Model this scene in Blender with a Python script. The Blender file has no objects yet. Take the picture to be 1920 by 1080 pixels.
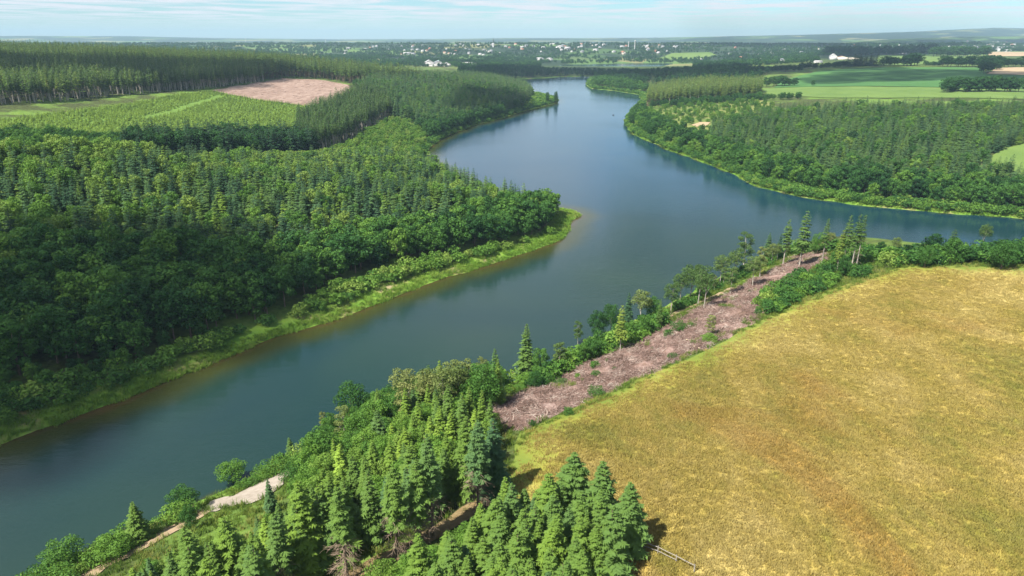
import bpy, math, random
import numpy as np
from mathutils import Vector
from mathutils.geometry import delaunay_2d_cdt

R = math.radians
rng = np.random.default_rng(11)
random.seed(11)
scene = bpy.context.scene
COL = scene.collection

# ------------------------------------------------------------------ camera, sky, sun, exposure
CAM_H, PITCH, FPX = 80.0, R(19.9), 1297.0
cam_d = bpy.data.cameras.new("camera")
cam_d.sensor_width = 36.0
cam_d.lens = 36.0 * FPX / 1920.0
cam_d.clip_start, cam_d.clip_end = 0.5, 40000.0
cam = bpy.data.objects.new("camera", cam_d)
COL.objects.link(cam)
cam.location = (0, 0, CAM_H)
cam.rotation_euler = (math.pi / 2 - PITCH, 0, 0)
scene.camera = cam

SUN_EL = R(53)
SUN_H = np.array([-0.76, -0.65]); SUN_H /= np.linalg.norm(SUN_H)
TO_SUN = np.array([SUN_H[0] * math.cos(SUN_EL), SUN_H[1] * math.cos(SUN_EL), math.sin(SUN_EL)])
sun_d = bpy.data.lights.new("sun", 'SUN')
sun_d.energy = 5.0
sun_d.angle = R(0.5)
sun_d.color = (1.0, 0.95, 0.86)
sun = bpy.data.objects.new("sun", sun_d)
COL.objects.link(sun)
sun.rotation_euler = Vector(TO_SUN).to_track_quat('Z', 'Y').to_euler()
sun.location = (0, 0, 400)

world = bpy.data.worlds.new("World")
scene.world = world
world.use_nodes = True
wt = world.node_tree
wt.nodes.clear()
def wn(t, **k):
    n = wt.nodes.new(t)
    for a, b in k.items(): setattr(n, a, b)
    return n
w_out = wn('ShaderNodeOutputWorld')
w_bg = wn('ShaderNodeBackground')
w_bg.inputs['Strength'].default_value = 0.068
sky = wn('ShaderNodeTexSky', sky_type='NISHITA', sun_disc=False)
sky.sun_elevation = SUN_EL
sky.sun_rotation = math.atan2(SUN_H[0], SUN_H[1])
sky.altitude = 250
sky.air_density, sky.dust_density, sky.ozone_density = 1.0, 0.25, 4.0
tc = wn('ShaderNodeTexCoord')
sep = wn('ShaderNodeSeparateXYZ')
wt.links.new(tc.outputs['Generated'], sep.inputs[0])
def wmath(op, a, b=None, clamp=False):
    n = wn('ShaderNodeMath', operation=op, use_clamp=clamp)
    for i, v in enumerate((a, b)):
        if v is None: continue
        if isinstance(v, (int, float)): n.inputs[i].default_value = v
        else: wt.links.new(v, n.inputs[i])
    return n.outputs[0]
zc = wmath('MAXIMUM', sep.outputs[2], 0.012)
cx = wmath('DIVIDE', sep.outputs[0], zc)
cy = wmath('DIVIDE', sep.outputs[1], zc)
comb = wn('ShaderNodeCombineXYZ')
wt.links.new(wmath('MULTIPLY', cx, 0.42), comb.inputs[0])
wt.links.new(wmath('MULTIPLY', cy, 0.30), comb.inputs[1])
nz = wn('ShaderNodeTexNoise')
nz.inputs['Scale'].default_value = 1.0
nz.inputs['Detail'].default_value = 7.0
nz.inputs['Roughness'].default_value = 0.55
nz.inputs['Distortion'].default_value = 0.4
wt.links.new(comb.outputs[0], nz.inputs['Vector'])
cr = wn('ShaderNodeValToRGB')
cr.color_ramp.elements[0].position = 0.41
cr.color_ramp.elements[1].position = 0.60
wt.links.new(nz.outputs['Fac'], cr.inputs[0])
fade = wn('ShaderNodeMapRange', clamp=True)
fade.inputs['From Min'].default_value, fade.inputs['From Max'].default_value = 0.008, 0.028
wt.links.new(sep.outputs[2], fade.inputs['Value'])
cmask = wmath('MULTIPLY', wmath('MULTIPLY', cr.outputs[0], fade.outputs[0]), 1.0, True)
cmix = wn('ShaderNodeMix', data_type='RGBA')
cmix.inputs['B'].default_value = (6.0, 6.2, 6.6, 1)
wt.links.new(cmask, cmix.inputs['Factor'])
stint = wn('ShaderNodeMix', data_type='RGBA', blend_type='MULTIPLY')
stint.inputs['Factor'].default_value = 1.0
stint.inputs['B'].default_value = (0.66, 0.88, 0.99, 1)
wt.links.new(sky.outputs[0], stint.inputs['A'])
wt.links.new(stint.outputs['Result'], cmix.inputs['A'])
wt.links.new(cmix.outputs['Result'], w_bg.inputs['Color'])
wt.links.new(w_bg.outputs[0], w_out.inputs['Surface'])

scene.view_settings.view_transform = 'Standard'
scene.view_settings.look = 'None'
scene.view_settings.exposure = 1.1
scene.view_settings.gamma = 1.0
scene.cycles.max_bounces = 6
scene.cycles.diffuse_bounces = 2
scene.cycles.glossy_bounces = 2
scene.cycles.transmission_bounces = 3
scene.cycles.transparent_max_bounces = 8
scene.cycles.volume_bounces = 0
scene.cycles.use_denoising = True

# ------------------------------------------------------------------ picture rays to places on the ground
def ray(px, py):
    dx, dy = (px - 960) / FPX, (540 - py) / FPX
    d = np.array([dx, math.cos(PITCH) + dy * math.sin(PITCH), -math.sin(PITCH) + dy * math.cos(PITCH)])
    return d / np.linalg.norm(d)
def flat(px, py, z=0.0):
    d = ray(px, py)
    t = (CAM_H - z) / -d[2]
    return (d[0] * t, d[1] * t)
def seen(x, y, z):
    """picture position of a world point (1920 wide) and its depth"""
    x, y, z = np.asarray(x, float), np.asarray(y, float), np.asarray(z, float) - CAM_H
    dep = y * math.cos(PITCH) - z * math.sin(PITCH)
    up = y * math.sin(PITCH) + z * math.cos(PITCH)
    dd = np.maximum(dep, 0.1)
    return 960 + FPX * x / dd, 540 - FPX * up / dd, dep
def sstep(a, b, v):
    t = np.clip((v - a) / (b - a), 0, 1)
    return t * t * (3 - 2 * t)

def inside(poly, x, y):
    poly = np.asarray(poly)
    c = np.zeros(np.shape(x), bool)
    n = len(poly)
    for i in range(n):
        x1, y1 = poly[i]; x2, y2 = poly[(i + 1) % n]
        if y1 == y2: continue
        c ^= ((y1 > y) != (y2 > y)) & (x < (x2 - x1) * (y - y1) / (y2 - y1) + x1)
    return c
def edge_dist(poly, x, y, closed=True):
    poly = np.asarray(poly, float)
    best = np.full(np.shape(x), 1e18)
    n = len(poly)
    for i in range(n if closed else n - 1):
        a = poly[i]; b = poly[(i + 1) % n]
        d = b - a
        t = np.clip(((x - a[0]) * d[0] + (y - a[1]) * d[1]) / max(d @ d, 1e-9), 0, 1)
        q = (x - a[0] - t * d[0]) ** 2 + (y - a[1] - t * d[1]) ** 2
        np.minimum(best, q, out=best)
    return np.sqrt(best)
def roughen(pts, step, amp, seed):
    """subdivide a polyline and let it wander a little"""
    r = np.random.default_rng(seed)
    out = []
    for i in range(len(pts) - 1):
        a, b = np.array(pts[i]), np.array(pts[i + 1])
        L = np.linalg.norm(b - a)
        n = max(1, int(L / step))
        nrm = np.array([-(b - a)[1], (b - a)[0]]) / max(L, 1e-6)
        for k in range(n):
            p = a + (b - a) * k / n
            if k: p = p + nrm * r.normal(0, amp)
            out.append(tuple(p))
    out.append(tuple(pts[-1]))
    return out

NEAR_SHORE_PX = [(-160, 1180), (40, 1092), (150, 1045), (250, 990), (330, 960), (400, 930), (480, 893), (560, 850), (640, 800),
                 (760, 752), (860, 735), (950, 722), (1020, 688), (1100, 645), (1180, 605), (1250, 575), (1330, 530), (1400, 498),
                 (1450, 474), (1500, 460), (1560, 456), (1615, 462), (1660, 477), (1740, 483), (1830, 483), (1920, 485), (2050, 490)]
RIGHT_SHORE_PX = [(2050, 424), (1900, 408), (1800, 402), (1700, 393), (1600, 384), (1500, 369), (1420, 350), (1370, 324), (1310, 301),
                  (1260, 284), (1215, 264), (1184, 250), (1174, 236), (1176, 222), (1192, 203), (1206, 187), (1196, 177), (1150, 170),
                  (1108, 166), (1098, 159), (1104, 151), (1112, 146)]
FAR_SHORE_PX = [(1104, 143), (1050, 144), (985, 148), (955, 150)]
LEFT_SHORE_PX = [(975, 160), (1010, 176), (1043, 186), (1047, 192), (1015, 200), (985, 207), (950, 219), (880, 238), (845, 252), (806, 274),
                 (797, 288), (815, 312), (880, 345), (950, 374), (1020, 390), (1072, 396), (1089, 404), (1068, 415), (1064, 432),
                 (1030, 458), (960, 481), (900, 500), (840, 518), (760, 548), (700, 572), (640, 596), (590, 611), (530, 627), (480, 645),
                 (400, 680), (330, 706), (250, 740), (180, 766), (100, 796), (60, 809), (0, 833), (-150, 892), (-400, 990), (-700, 1100)]
near_w = roughen([(-420, -60), (-150, 20)] + [flat(*p) for p in NEAR_SHORE_PX] + [(520, 250), (1500, 420)], 7, 0.6, 1)
right_w = roughen([(1500, 620), (520, 320)] + [flat(*p) for p in RIGHT_SHORE_PX], 8, 0.9, 2)
far_w = roughen([flat(*p) for p in FAR_SHORE_PX], 40, 6, 3)
left_w = roughen([flat(*p) for p in LEFT_SHORE_PX] + [(-700, 60)], 7, 0.9, 4)
LAKE = np.array(near_w + right_w + far_w + left_w)
NEAR_LAND = near_w + [(1500, -900), (-420, -900)]
LAKE2 = np.array([flat(*p) for p in [(1045, 123.2), (1060, 121.5), (1100, 120.6), (1180, 118.6), (1262, 118.6), (1262, 120.4), (1235, 124.5), (1150, 124.9)]])

def wave(x, y, s, seed):
    r = np.random.default_rng(seed)
    z = 0
    for k in range(6):
        a = r.uniform(0, math.tau); f = r.uniform(0.6, 1.7) / s
        z = z + np.sin((x * math.cos(a) + y * math.sin(a)) * f * math.tau + r.uniform(0, math.tau))
    return z / 6
def shore(x, y):
    """distance to the lake shore, positive on land"""
    s = np.where(inside(LAKE, x, y), -1.0, 1.0)
    return edge_dist(LAKE, x, y) * s
RIDGE_A = np.array([-0.75, -0.52, -0.40, -0.25, -0.1, 0.0, 0.1, 0.2, 0.3, 0.45, 0.55, 0.655, 0.72, 0.9])
RIDGE_Y = np.array([68, 68.5, 72, 74.5, 74, 72, 72, 71, 68.5, 64.5, 61, 54.5, 57, 60])
MID_A = np.array([-0.9, -0.3, 0.05, 0.22, 0.27, 0.36, 0.44, 0.52, 0.62, 0.9])
MID_Y = np.array([79, 80, 79, 84, 80.5, 79.5, 79.5, 73, 69, 66])
def land(x, y, full=False):
    x = np.asarray(x, float); y = np.asarray(y, float)
    d = shore(x, y)
    dp = np.maximum(d, 0)
    near = inside(NEAR_LAND, x, y)
    r = np.hypot(x, y)
    z_near = 31 * (1 - np.exp(-dp / 60)) + 0.4 * wave(x, y, 60, 5) * np.minimum(1, dp / 30)
    z_left = 66 * (1 - np.exp(-dp / 420)) + 1.2 * wave(x, y, 120, 6) * np.minimum(1, dp / 60)
    z_right = 34 * (1 - np.exp(-dp / 230)) + 0.8 * wave(x, y, 140, 7) * np.minimum(1, dp / 60)
    xb = np.interp(y, [300, 500, 950, 1150, 1500, 2500], [55, 62, 85, 105, 130, 300])
    k = sstep(-1, 1, (x - xb) / (25 + np.maximum(y - 1300, 0) * 0.2))
    z_mid = z_left * (1 - k) + z_right * k
    # beyond the lake head: low ground, then the village slope, then the ridges
    a = x / np.maximum(y, 1)
    d2 = np.where(inside(LAKE2, x, y), -1.0, 1.0) * edge_dist(LAKE2, x, y)
    lowland = np.interp(a, [-0.8, -0.3, 0.0, 0.2, 0.4, 0.7], [46, 22, 9, 9, 26, 34])
    z_far = lowland + (48 - lowland) * sstep(2500, 3600, y) * np.interp(a, [-0.5, 0.25, 0.4, 0.8], [1, 1, 0.85, 0.9])
    mid_z = CAM_H + (70.5 - np.interp(a, MID_A, MID_Y)) / FPX * 5600 * 1.02
    z_far = z_far * (1 - sstep(3700, 4300, y)) + sstep(3700, 4300, y) * 32
    z_far = np.where(y > 4000, 32 + (mid_z - 32) * np.exp(-((y - 5600) / 520) ** 2), z_far)
    rg = CAM_H + (70.5 - np.interp(a, RIDGE_A, RIDGE_Y)) / FPX * 9300 * 1.02
    rw = sstep(6500, 9300, y)
    z_far = z_far * (1 - rw) + rg * rw + 5 * wave(x, y, 900, 8) * rw
    z_far = z_far + 2.0 * wave(x, y, 350, 9) * sstep(1500, 2500, y)
    t = sstep(1380, 1680, y + 0.15 * np.abs(x))
    z_far_s = z_far * (1 - np.exp(-dp / 140)) * (1 - np.exp(-np.maximum(d2, 0) / 90))
    z = z_mid * (1 - t) + z_far_s * t
    z = z * np.where(y > 1300, 1 - np.exp(-np.maximum(d2, 0) / 160), 1)
    z = np.where(near, z_near, z)
    lip = 0.7 * (1 - np.exp(-dp / 1.5))
    z = z + lip
    bed = -np.minimum(0.22 * np.maximum(-d, 0), 7)
    z = np.where(d < 0, bed, z)
    z = np.where(d2 < 0, -np.minimum(0.1 * np.maximum(-d2, 0), 5) - 0.3, z)
    return (z, d, near) if full else z

_T = np.geomspace(25, 15000, 700)
def march(px, py, h=0.0):
    d = ray(px, py)
    lo, hi = None, None
    ts = _T
    for _ in range(2):
        x, y, z = d[0] * ts, d[1] * ts, CAM_H + d[2] * ts
        g = z - np.maximum(land(x, y), 0) - h
        i = int(np.argmax(g < 0)) if (g < 0).any() else len(ts) - 1
        i = max(i, 1)
        ts = np.linspace(ts[i - 1], ts[i], 24)
    t = ts[len(ts) // 2] if not (g < 0).any() else ts[0] + (ts[-1] - ts[0]) * 0.5
    t = _T[0] if t is None else t
    # last linear step
    x, y, z = d[0] * ts, d[1] * ts, CAM_H + d[2] * ts
    g = z - np.maximum(land(x, y), 0) - h
    i = int(np.argmax(g < 0)) if (g < 0).any() else len(ts) - 1
    return (float(x[i]), float(y[i]))
def ground(px, py): return march(px, py, 0.0)
def under_top(px, py, h): return march(px, py, h)
def gpoly(pts): return [ground(*p) for p in pts]

# ------------------------------------------------------------------ node helpers
def new_mat(name):
    m = bpy.data.materials.new(name)
    m.use_nodes = True
    nt = m.node_tree
    b = nt.nodes['Principled BSDF']
    b.inputs['Roughness'].default_value = 0.8
    b.inputs['Specular IOR Level'].default_value = 0.15
    return m, nt, b
class NG:
    """tiny node builder"""
    def __init__(s, nt): s.nt = nt
    def n(s, t, **k):
        n = s.nt.nodes.new(t)
        for a, b in k.items(): setattr(n, a, b)
        return n
    def put(s, sock, v):
        if hasattr(v, 'is_linked') or hasattr(v, 'links'): s.nt.links.new(v, sock)
        elif isinstance(v, tuple) and len(v) == 3 and sock.type == 'RGBA': sock.default_value = (*v, 1)
        else: sock.default_value = v
    def math(s, op, a, b=0.0, c=None, clamp=False):
        n = s.n('ShaderNodeMath', operation=op, use_clamp=clamp)
        s.put(n.inputs[0], a); s.put(n.inputs[1], b)
        if c is not None: s.put(n.inputs[2], c)
        return n.outputs[0]
    def mix(s, f, a, b, blend='MIX'):
        n = s.n('ShaderNodeMix', data_type='RGBA', blend_type=blend)
        s.put(n.inputs['Factor'], f); s.put(n.inputs['A'], a); s.put(n.inputs['B'], b)
        return n.outputs['Result']
    def pos(s, scale=(1, 1, 1), rot=0.0):
        g = s.n('ShaderNodeNewGeometry')
        m = s.n('ShaderNodeMapping')
        m.inputs['Scale'].default_value = scale
        m.inputs['Rotation'].default_value = (0, 0, rot)
        s.nt.links.new(g.outputs['Position'], m.inputs['Vector'])
        return m.outputs[0]
    def noise(s, vec, scale, detail=4.0, rough=0.55, dist=0.0):
        n = s.n('ShaderNodeTexNoise')
        n.inputs['Scale'].default_value = scale; n.inputs['Detail'].default_value = detail
        n.inputs['Roughness'].default_value = rough; n.inputs['Distortion'].default_value = dist
        s.nt.links.new(vec, n.inputs['Vector'])
        return n.outputs['Fac']
    def ramp(s, f, stops):
        n = s.n('ShaderNodeValToRGB')
        e = n.color_ramp.elements
        while len(e) < len(stops): e.new(0.5)
        for q, (p, c) in zip(e, stops):
            q.position = p; q.color = (*c, 1) if len(c) == 3 else c
        s.put(n.inputs[0], f)
        return n.outputs[0]
    def span(s, v, a, b):
        n = s.n('ShaderNodeMapRange', clamp=True, interpolation_type='SMOOTHSTEP')
        s.put(n.inputs['Value'], v)
        n.inputs['From Min'].default_value, n.inputs['From Max'].default_value = a, b
        return n.outputs[0]
    def attr(s, name, kind='GEOMETRY'):
        n = s.n('ShaderNodeAttribute', attribute_type=kind, attribute_name=name)
        return n.outputs['Fac']
    def bump(s, h, strength, dist, bsdf):
        n = s.n('ShaderNodeBump')
        n.inputs['Strength'].default_value = strength; n.inputs['Distance'].default_value = dist
        s.put(n.inputs['Height'], h)
        s.nt.links.new(n.outputs[0], bsdf.inputs['Normal'])

# ------------------------------------------------------------------ mesh helpers
def quads_mesh(name, parts, mats, smooth=False):
    """parts: list of (verts (n,3), faces (m,4), material index)"""
    V, F, M, o = [], [], [], 0
    for v, f, mi in parts:
        if len(f) == 0: continue
        V.append(np.asarray(v, np.float32)); F.append(np.asarray(f, np.int32) + o)
        M.append(np.full(len(f), mi, np.int32)); o += len(v)
    V, F, M = np.concatenate(V), np.concatenate(F), np.concatenate(M)
    me = bpy.data.meshes.new(name)
    me.vertices.add(len(V)); me.vertices.foreach_set('co', V.ravel())
    me.loops.add(F.size); me.loops.foreach_set('vertex_index', F.ravel())
    me.polygons.add(len(F))
    me.polygons.foreach_set('loop_start', np.arange(0, F.size, F.shape[1], dtype=np.int32))
    me.polygons.foreach_set('material_index', M)
    if smooth: me.polygons.foreach_set('use_smooth', np.ones(len(F), bool))
    for m in mats: me.materials.append(m)
    me.update(calc_edges=True)
    me.validate()
    return me
def link(name, me, parent=None):
    o = bpy.data.objects.new(name, me)
    COL.objects.link(o)
    if parent is not None: o.parent = parent
    return o
def empty(name, loc, rz=0.0, scale=(1, 1, 1)):
    o = bpy.data.objects.new(name, None)
    o.empty_display_size = 1
    COL.objects.link(o)
    o.location = loc; o.rotation_euler = (0, 0, rz); o.scale = scale
    return o
def tag(o, label=None, cat=None, group=None, kind=None):
    if label: o['label'] = label
    if cat: o['category'] = cat
    if group: o['group'] = group
    if kind: o['kind'] = kind
    return o
def tube(pts, rad, sides=5):
    pts = np.asarray(pts, float); n = len(pts)
    V = []
    for i in range(n):
        t = pts[min(i + 1, n - 1)] - pts[max(i - 1, 0)]
        t = t / (np.linalg.norm(t) + 1e-9)
        u = np.cross(t, (0.3, 0.9, 0.31)); u /= np.linalg.norm(u) + 1e-9
        w = np.cross(t, u)
        for k in range(sides):
            a = math.tau * k / sides
            V.append(pts[i] + rad[i] * (u * math.cos(a) + w * math.sin(a)))
    F = [[i * sides + k, i * sides + (k + 1) % sides, (i + 1) * sides + (k + 1) % sides, (i + 1) * sides + k]
         for i in range(n - 1) for k in range(sides)]
    return np.array(V), np.array(F)
def merge(parts):
    V, F, o = [], [], 0
    for v, f in parts:
        V.append(v); F.append(np.asarray(f) + o); o += len(v)
    return np.concatenate(V), np.concatenate(F)
def box(cx, cy, cz, sx, sy, sz, rz=0.0):
    c, s = math.cos(rz), math.sin(rz)
    v = np.array([[x, y, z] for z in (-.5, .5) for x, y in ((-.5, -.5), (.5, -.5), (.5, .5), (-.5, .5))]) * (sx, sy, sz)
    v = np.stack([v[:, 0] * c - v[:, 1] * s + cx, v[:, 0] * s + v[:, 1] * c + cy, v[:, 2] + cz], 1)
    f = np.array([[3, 2, 1, 0], [4, 5, 6, 7], [0, 1, 5, 4], [1, 2, 6, 5], [2, 3, 7, 6], [3, 0, 4, 7]])
    return v, f

# ------------------------------------------------------------------ ground and water materials
def ground_material():
    m, nt, b = new_mat("ground"); g = NG(nt)
    p = g.pos()
    n1 = g.noise(p, 0.035, 5); n2 = g.noise(p, 0.45, 4, 0.65); n3 = g.noise(p, 0.008, 3)
    floor = g.ramp(n2, [(0.3, (0.030, 0.032, 0.014)), (0.55, (0.060, 0.075, 0.022)), (0.75, (0.085, 0.125, 0.030))])
    grass = g.ramp(n2, [(0.3, (0.070, 0.125, 0.022)), (0.55, (0.12, 0.20, 0.032)), (0.8, (0.20, 0.24, 0.06))])
    col = g.mix(g.span(n1, 0.42, 0.62), floor, grass)
    d = g.math('ADD', g.attr('shore_dist'), g.math('MULTIPLY', g.math('SUBTRACT', n2, 0.5), 6.0))
    fringe = g.ramp(g.noise(p, 0.09, 4), [(0.42, (0.095, 0.195, 0.022)), (0.54, (0.15, 0.25, 0.034)), (0.64, (0.21, 0.20, 0.075)), (0.70, (0.28, 0.23, 0.13))])
    col = g.mix(g.span(d, 11, 5), col, fringe)
    # far country: small fields, hedges and woods
    v = g.n('ShaderNodeTexVoronoi'); v.inputs['Scale'].default_value = 0.0042
    nt.links.new(g.pos((1, 0.55, 1), 0.5), v.inputs['Vector'])
    sepc = g.n('ShaderNodeSeparateColor'); nt.links.new(v.outputs['Color'], sepc.inputs[0])
    fields = g.ramp(sepc.outputs[0], [(0.0, (0.030, 0.055, 0.022)), (0.35, (0.032, 0.062, 0.022)), (0.37, (0.075, 0.14, 0.035)),
                                      (0.62, (0.10, 0.17, 0.04)), (0.64, (0.16, 0.18, 0.06)), (0.8, (0.20, 0.19, 0.08)), (0.9, (0.06, 0.11, 0.03)), (1.0, (0.05, 0.10, 0.03))])
    woods = g.mix(g.span(g.noise(p, 0.0016, 4), 0.46, 0.52), fields, (0.022, 0.042, 0.020))
    sp = g.n('ShaderNodeSeparateXYZ'); nt.links.new(p, sp.inputs[0])
    col = g.mix(g.span(sp.outputs[1], 1500, 2300), col, woods)
    nt.links.new(col, b.inputs['Base Color'])
    b.inputs['Roughness'].default_value = 0.95
    g.bump(n2, 0.6, 0.5, b)
    return m

def meadow_colour(g):
    """hay meadow colour by place: straw, green and sorrel-red drifts"""
    p = g.pos(); ps = g.pos((1.0, 0.45, 1), R(20))
    big = g.noise(p, 0.022, 4, 0.55, 0.6); mid = g.noise(ps, 0.085, 5, 0.62, 0.5); small = g.noise(ps, 0.6, 4, 0.7); rst = g.noise(g.pos((1, 0.5, 1), R(-35)), 0.030, 4, 0.6, 1.0)
    f = g.math('ADD', g.math('MULTIPLY', big, 0.42), g.math('ADD', g.math('MULTIPLY', mid, 0.38), g.math('MULTIPLY', small, 0.20)))
    col = g.ramp(f, [(0.37, (0.125, 0.152, 0.025)), (0.44, (0.228, 0.206, 0.039)), (0.51, (0.335, 0.257, 0.064)), (0.60, (0.430, 0.340, 0.120))])
    rust = g.math('MULTIPLY', g.span(rst, 0.55, 0.72), 0.42)
    col = g.mix(rust, col, (0.30, 0.14, 0.034))
    return col, small
def meadow_material():
    m, nt, b = new_mat("meadow"); g = NG(nt)
    col, small = meadow_colour(g)
    e = g.math('ADD', g.attr('edge'), g.math('MULTIPLY', g.math('SUBTRACT', g.noise(g.pos(), 0.12, 4), 0.5), 16))
    col = g.mix(g.math('MULTIPLY', g.span(e, 13.0, 3), 0.5), col, (0.20, 0.24, 0.03))
    col = g.mix(g.math('MULTIPLY', g.span(e, 7.5, -1), 0.85), col, (0.11, 0.165, 0.026))
    nt.links.new(col, b.inputs['Base Color'])
    b.inputs['Roughness'].default_value = 1.0
    g.bump(small, 0.35, 0.4, b)
    return m
def grass_material():
    m, nt, b = new_mat("meadow_grass"); g = NG(nt)
    col, _ = meadow_colour(g)
    t = g.attr('tint', 'INSTANCER')
    col = g.mix(0.30, col, g.ramp(t, [(0.0, (0.176, 0.202, 0.035)), (0.3, (0.282, 0.255, 0.066)), (0.65, (0.405, 0.334, 0.123)), (1.0, (0.484, 0.414, 0.202))]))
    nt.links.new(col, b.inputs['Base Color'])
    tr = g.n('ShaderNodeBsdfTranslucent'); nt.links.new(col, tr.inputs[0])
    mx = g.n('ShaderNodeMixShader'); mx.inputs[0].default_value = 0.3
    nt.links.new(b.outputs[0], mx.inputs[1]); nt.links.new(tr.outputs[0], mx.inputs[2])
    nt.links.new(mx.outputs[0], nt.nodes['Material Output'].inputs['Surface'])
    return m
def simple_ground(name, stops, scale, stretch=(1, 1, 1), rot=0.0, bump=0.5, detail=6):
    m, nt, b = new_mat(name); g = NG(nt)
    p = g.pos(stretch, rot)
    n = g.math('ADD', g.math('MULTIPLY', g.noise(p, scale, detail, 0.7), 0.65), g.math('MULTIPLY', g.noise(p, scale * 0.12, 3), 0.35))
    nt.links.new(g.ramp(n, stops), b.inputs['Base Color'])
    b.inputs['Roughness'].default_value = 0.95
    g.bump(n, bump, 0.5, b)
    return m
def water_material():
    m, nt, b = new_mat("lake_water"); g = NG(nt)
    p = g.pos()
    d = g.math('ADD', g.attr('shore_dist'), g.math('MULTIPLY', g.math('SUBTRACT', g.noise(p, 0.04, 3), 0.5), 12))
    deep = g.ramp(g.noise(p, 0.012, 3, 0.5, 0.5), [(0.35, (0.008, 0.027, 0.026)), (0.65, (0.014, 0.036, 0.025))])
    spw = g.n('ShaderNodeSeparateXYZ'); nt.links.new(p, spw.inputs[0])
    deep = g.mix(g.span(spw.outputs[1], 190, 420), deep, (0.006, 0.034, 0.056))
    col = g.mix(g.span(d, 15, 3), deep, (0.034, 0.040, 0.010))
    col = g.mix(g.span(d, 3.5, -1), col, (0.055, 0.036, 0.013))
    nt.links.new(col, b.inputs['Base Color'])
    b.inputs['Roughness'].default_value = 0.06
    b.inputs['IOR'].default_value = 1.33
    b.inputs['Specular IOR Level'].default_value = 0.5
    w1 = g.noise(g.pos((0.45, 1.3, 1), R(12)), 0.34, 4, 0.55); w2 = g.noise(g.pos((0.6, 1.6, 1), R(-8)), 2.2, 3, 0.5)
    h = g.math('ADD', g.math('MULTIPLY', w1, 0.7), g.math('MULTIPLY', w2, 0.3))
    gust = g.math('MULTIPLY_ADD', g.noise(g.pos((0.5, 1.0, 1), R(10)), 0.010, 3), 1.2, -0.25)
    bp = g.n('ShaderNodeBump'); bp.inputs['Distance'].default_value = 0.38
    nt.links.new(g.math('MULTIPLY', gust, 0.55, clamp=True), bp.inputs['Strength'])
    nt.links.new(h, bp.inputs['Height']); nt.links.new(bp.outputs[0], b.inputs['Normal'])
    return m

# ------------------------------------------------------------------ terrain sheet and water
def spaced(lo, hi, centre, A, du):
    u0, u1 = math.asinh((lo - centre) / A), math.asinh((hi - centre) / A)
    n = int((u1 - u0) / du) + 1
    return centre + A * np.sinh(np.linspace(u0, u1, n))
def grid_mesh(name, xs, ys, zfun, mat, keep=None):
    X, Y = np.meshgrid(xs, ys)
    sh = X.shape
    zs, ds = zfun(X.ravel(), Y.ravel())
    V = np.stack([X.ravel(), Y.ravel(), zs], 1)
    I = np.arange(X.size).reshape(sh)
    F = np.stack([I[:-1, :-1], I[:-1, 1:], I[1:, 1:], I[1:, :-1]], -1).reshape(-1, 4)
    if keep is not None:
        F = F[keep(ds[F])]
        used = np.unique(F); remap = np.zeros(len(V), int); remap[used] = np.arange(len(used))
        V, F, ds = V[used], remap[F], ds[used]
    me = quads_mesh(name, [(V, F, 0)], [mat], smooth=True)
    a = me.attributes.new('shore_dist', 'FLOAT', 'POINT')
    a.data.foreach_set('value', np.asarray(ds, np.float32))
    return me
xs = spaced(-10500, 10500, 0, 60, 0.0195)
ys = spaced(-300, 14500, 110, 70, 0.0185)
GZ = {}
def ground_keep(x, y):
    z, d, _ = land(x, y, True)
    GZ['z'], GZ['d'] = z.reshape(len(ys), len(xs)), d.reshape(len(ys), len(xs))
    return z, np.clip(d, -5, 200)
tag(link("ground", grid_mesh("ground", xs, ys, ground_keep, ground_material())), kind='structure')
def on_grid(key, x, y):
    """value of the finished ground sheet at a place"""
    x = np.clip(np.asarray(x, float), xs[0], xs[-1] - 1e-6); y = np.clip(np.asarray(y, float), ys[0], ys[-1] - 1e-6)
    i = np.clip(np.searchsorted(xs, x) - 1, 0, len(xs) - 2); j = np.clip(np.searchsorted(ys, y) - 1, 0, len(ys) - 2)
    u = (x - xs[i]) / (xs[i + 1] - xs[i]); v = (y - ys[j]) / (ys[j + 1] - ys[j])
    A = GZ[key]
    return (A[j, i] * (1 - u) + A[j, i + 1] * u) * (1 - v) + (A[j + 1, i] * (1 - u) + A[j + 1, i + 1] * u) * v
shore_exact = shore
def land(x, y): return on_grid('z', x, y)
def shore(x, y): return on_grid('d', x, y)
FAR_BANK = np.array(left_w)
def water_z(x, y):
    d = -shore_exact(x, y)
    far = edge_dist(FAR_BANK, x, y, False)
    return np.zeros_like(x), np.where(d > 0, np.clip(np.minimum(far, d + 16), 0, 80), d)
wx = spaced(-720, 1500, 0, 60, 0.045); wy = spaced(-80, 1700, 200, 70, 0.045)
tag(link("lake_water", grid_mesh("lake_water", wx, wy, water_z, water_material(), keep=lambda d: (d > -45).any(1))), kind='structure')
W2 = np.array([(x, y, 0.0) for x, y in LAKE2])
wme = bpy.data.meshes.new("far_lake_water")
c2 = W2.mean(0)
W2s = c2 + (W2 - c2) * np.array([1.06, 1.25, 1])
wme.from_pydata(W2s.tolist(), [], [list(range(len(W2s)))])
wme.materials.append(bpy.data.materials["lake_water"])
wa = wme.attributes.new('shore_dist', 'FLOAT', 'POINT'); wa.data.foreach_set('value', np.full(len(W2s), 60, np.float32))
tag(link("far_lake_water", wme), kind='structure')

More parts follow.
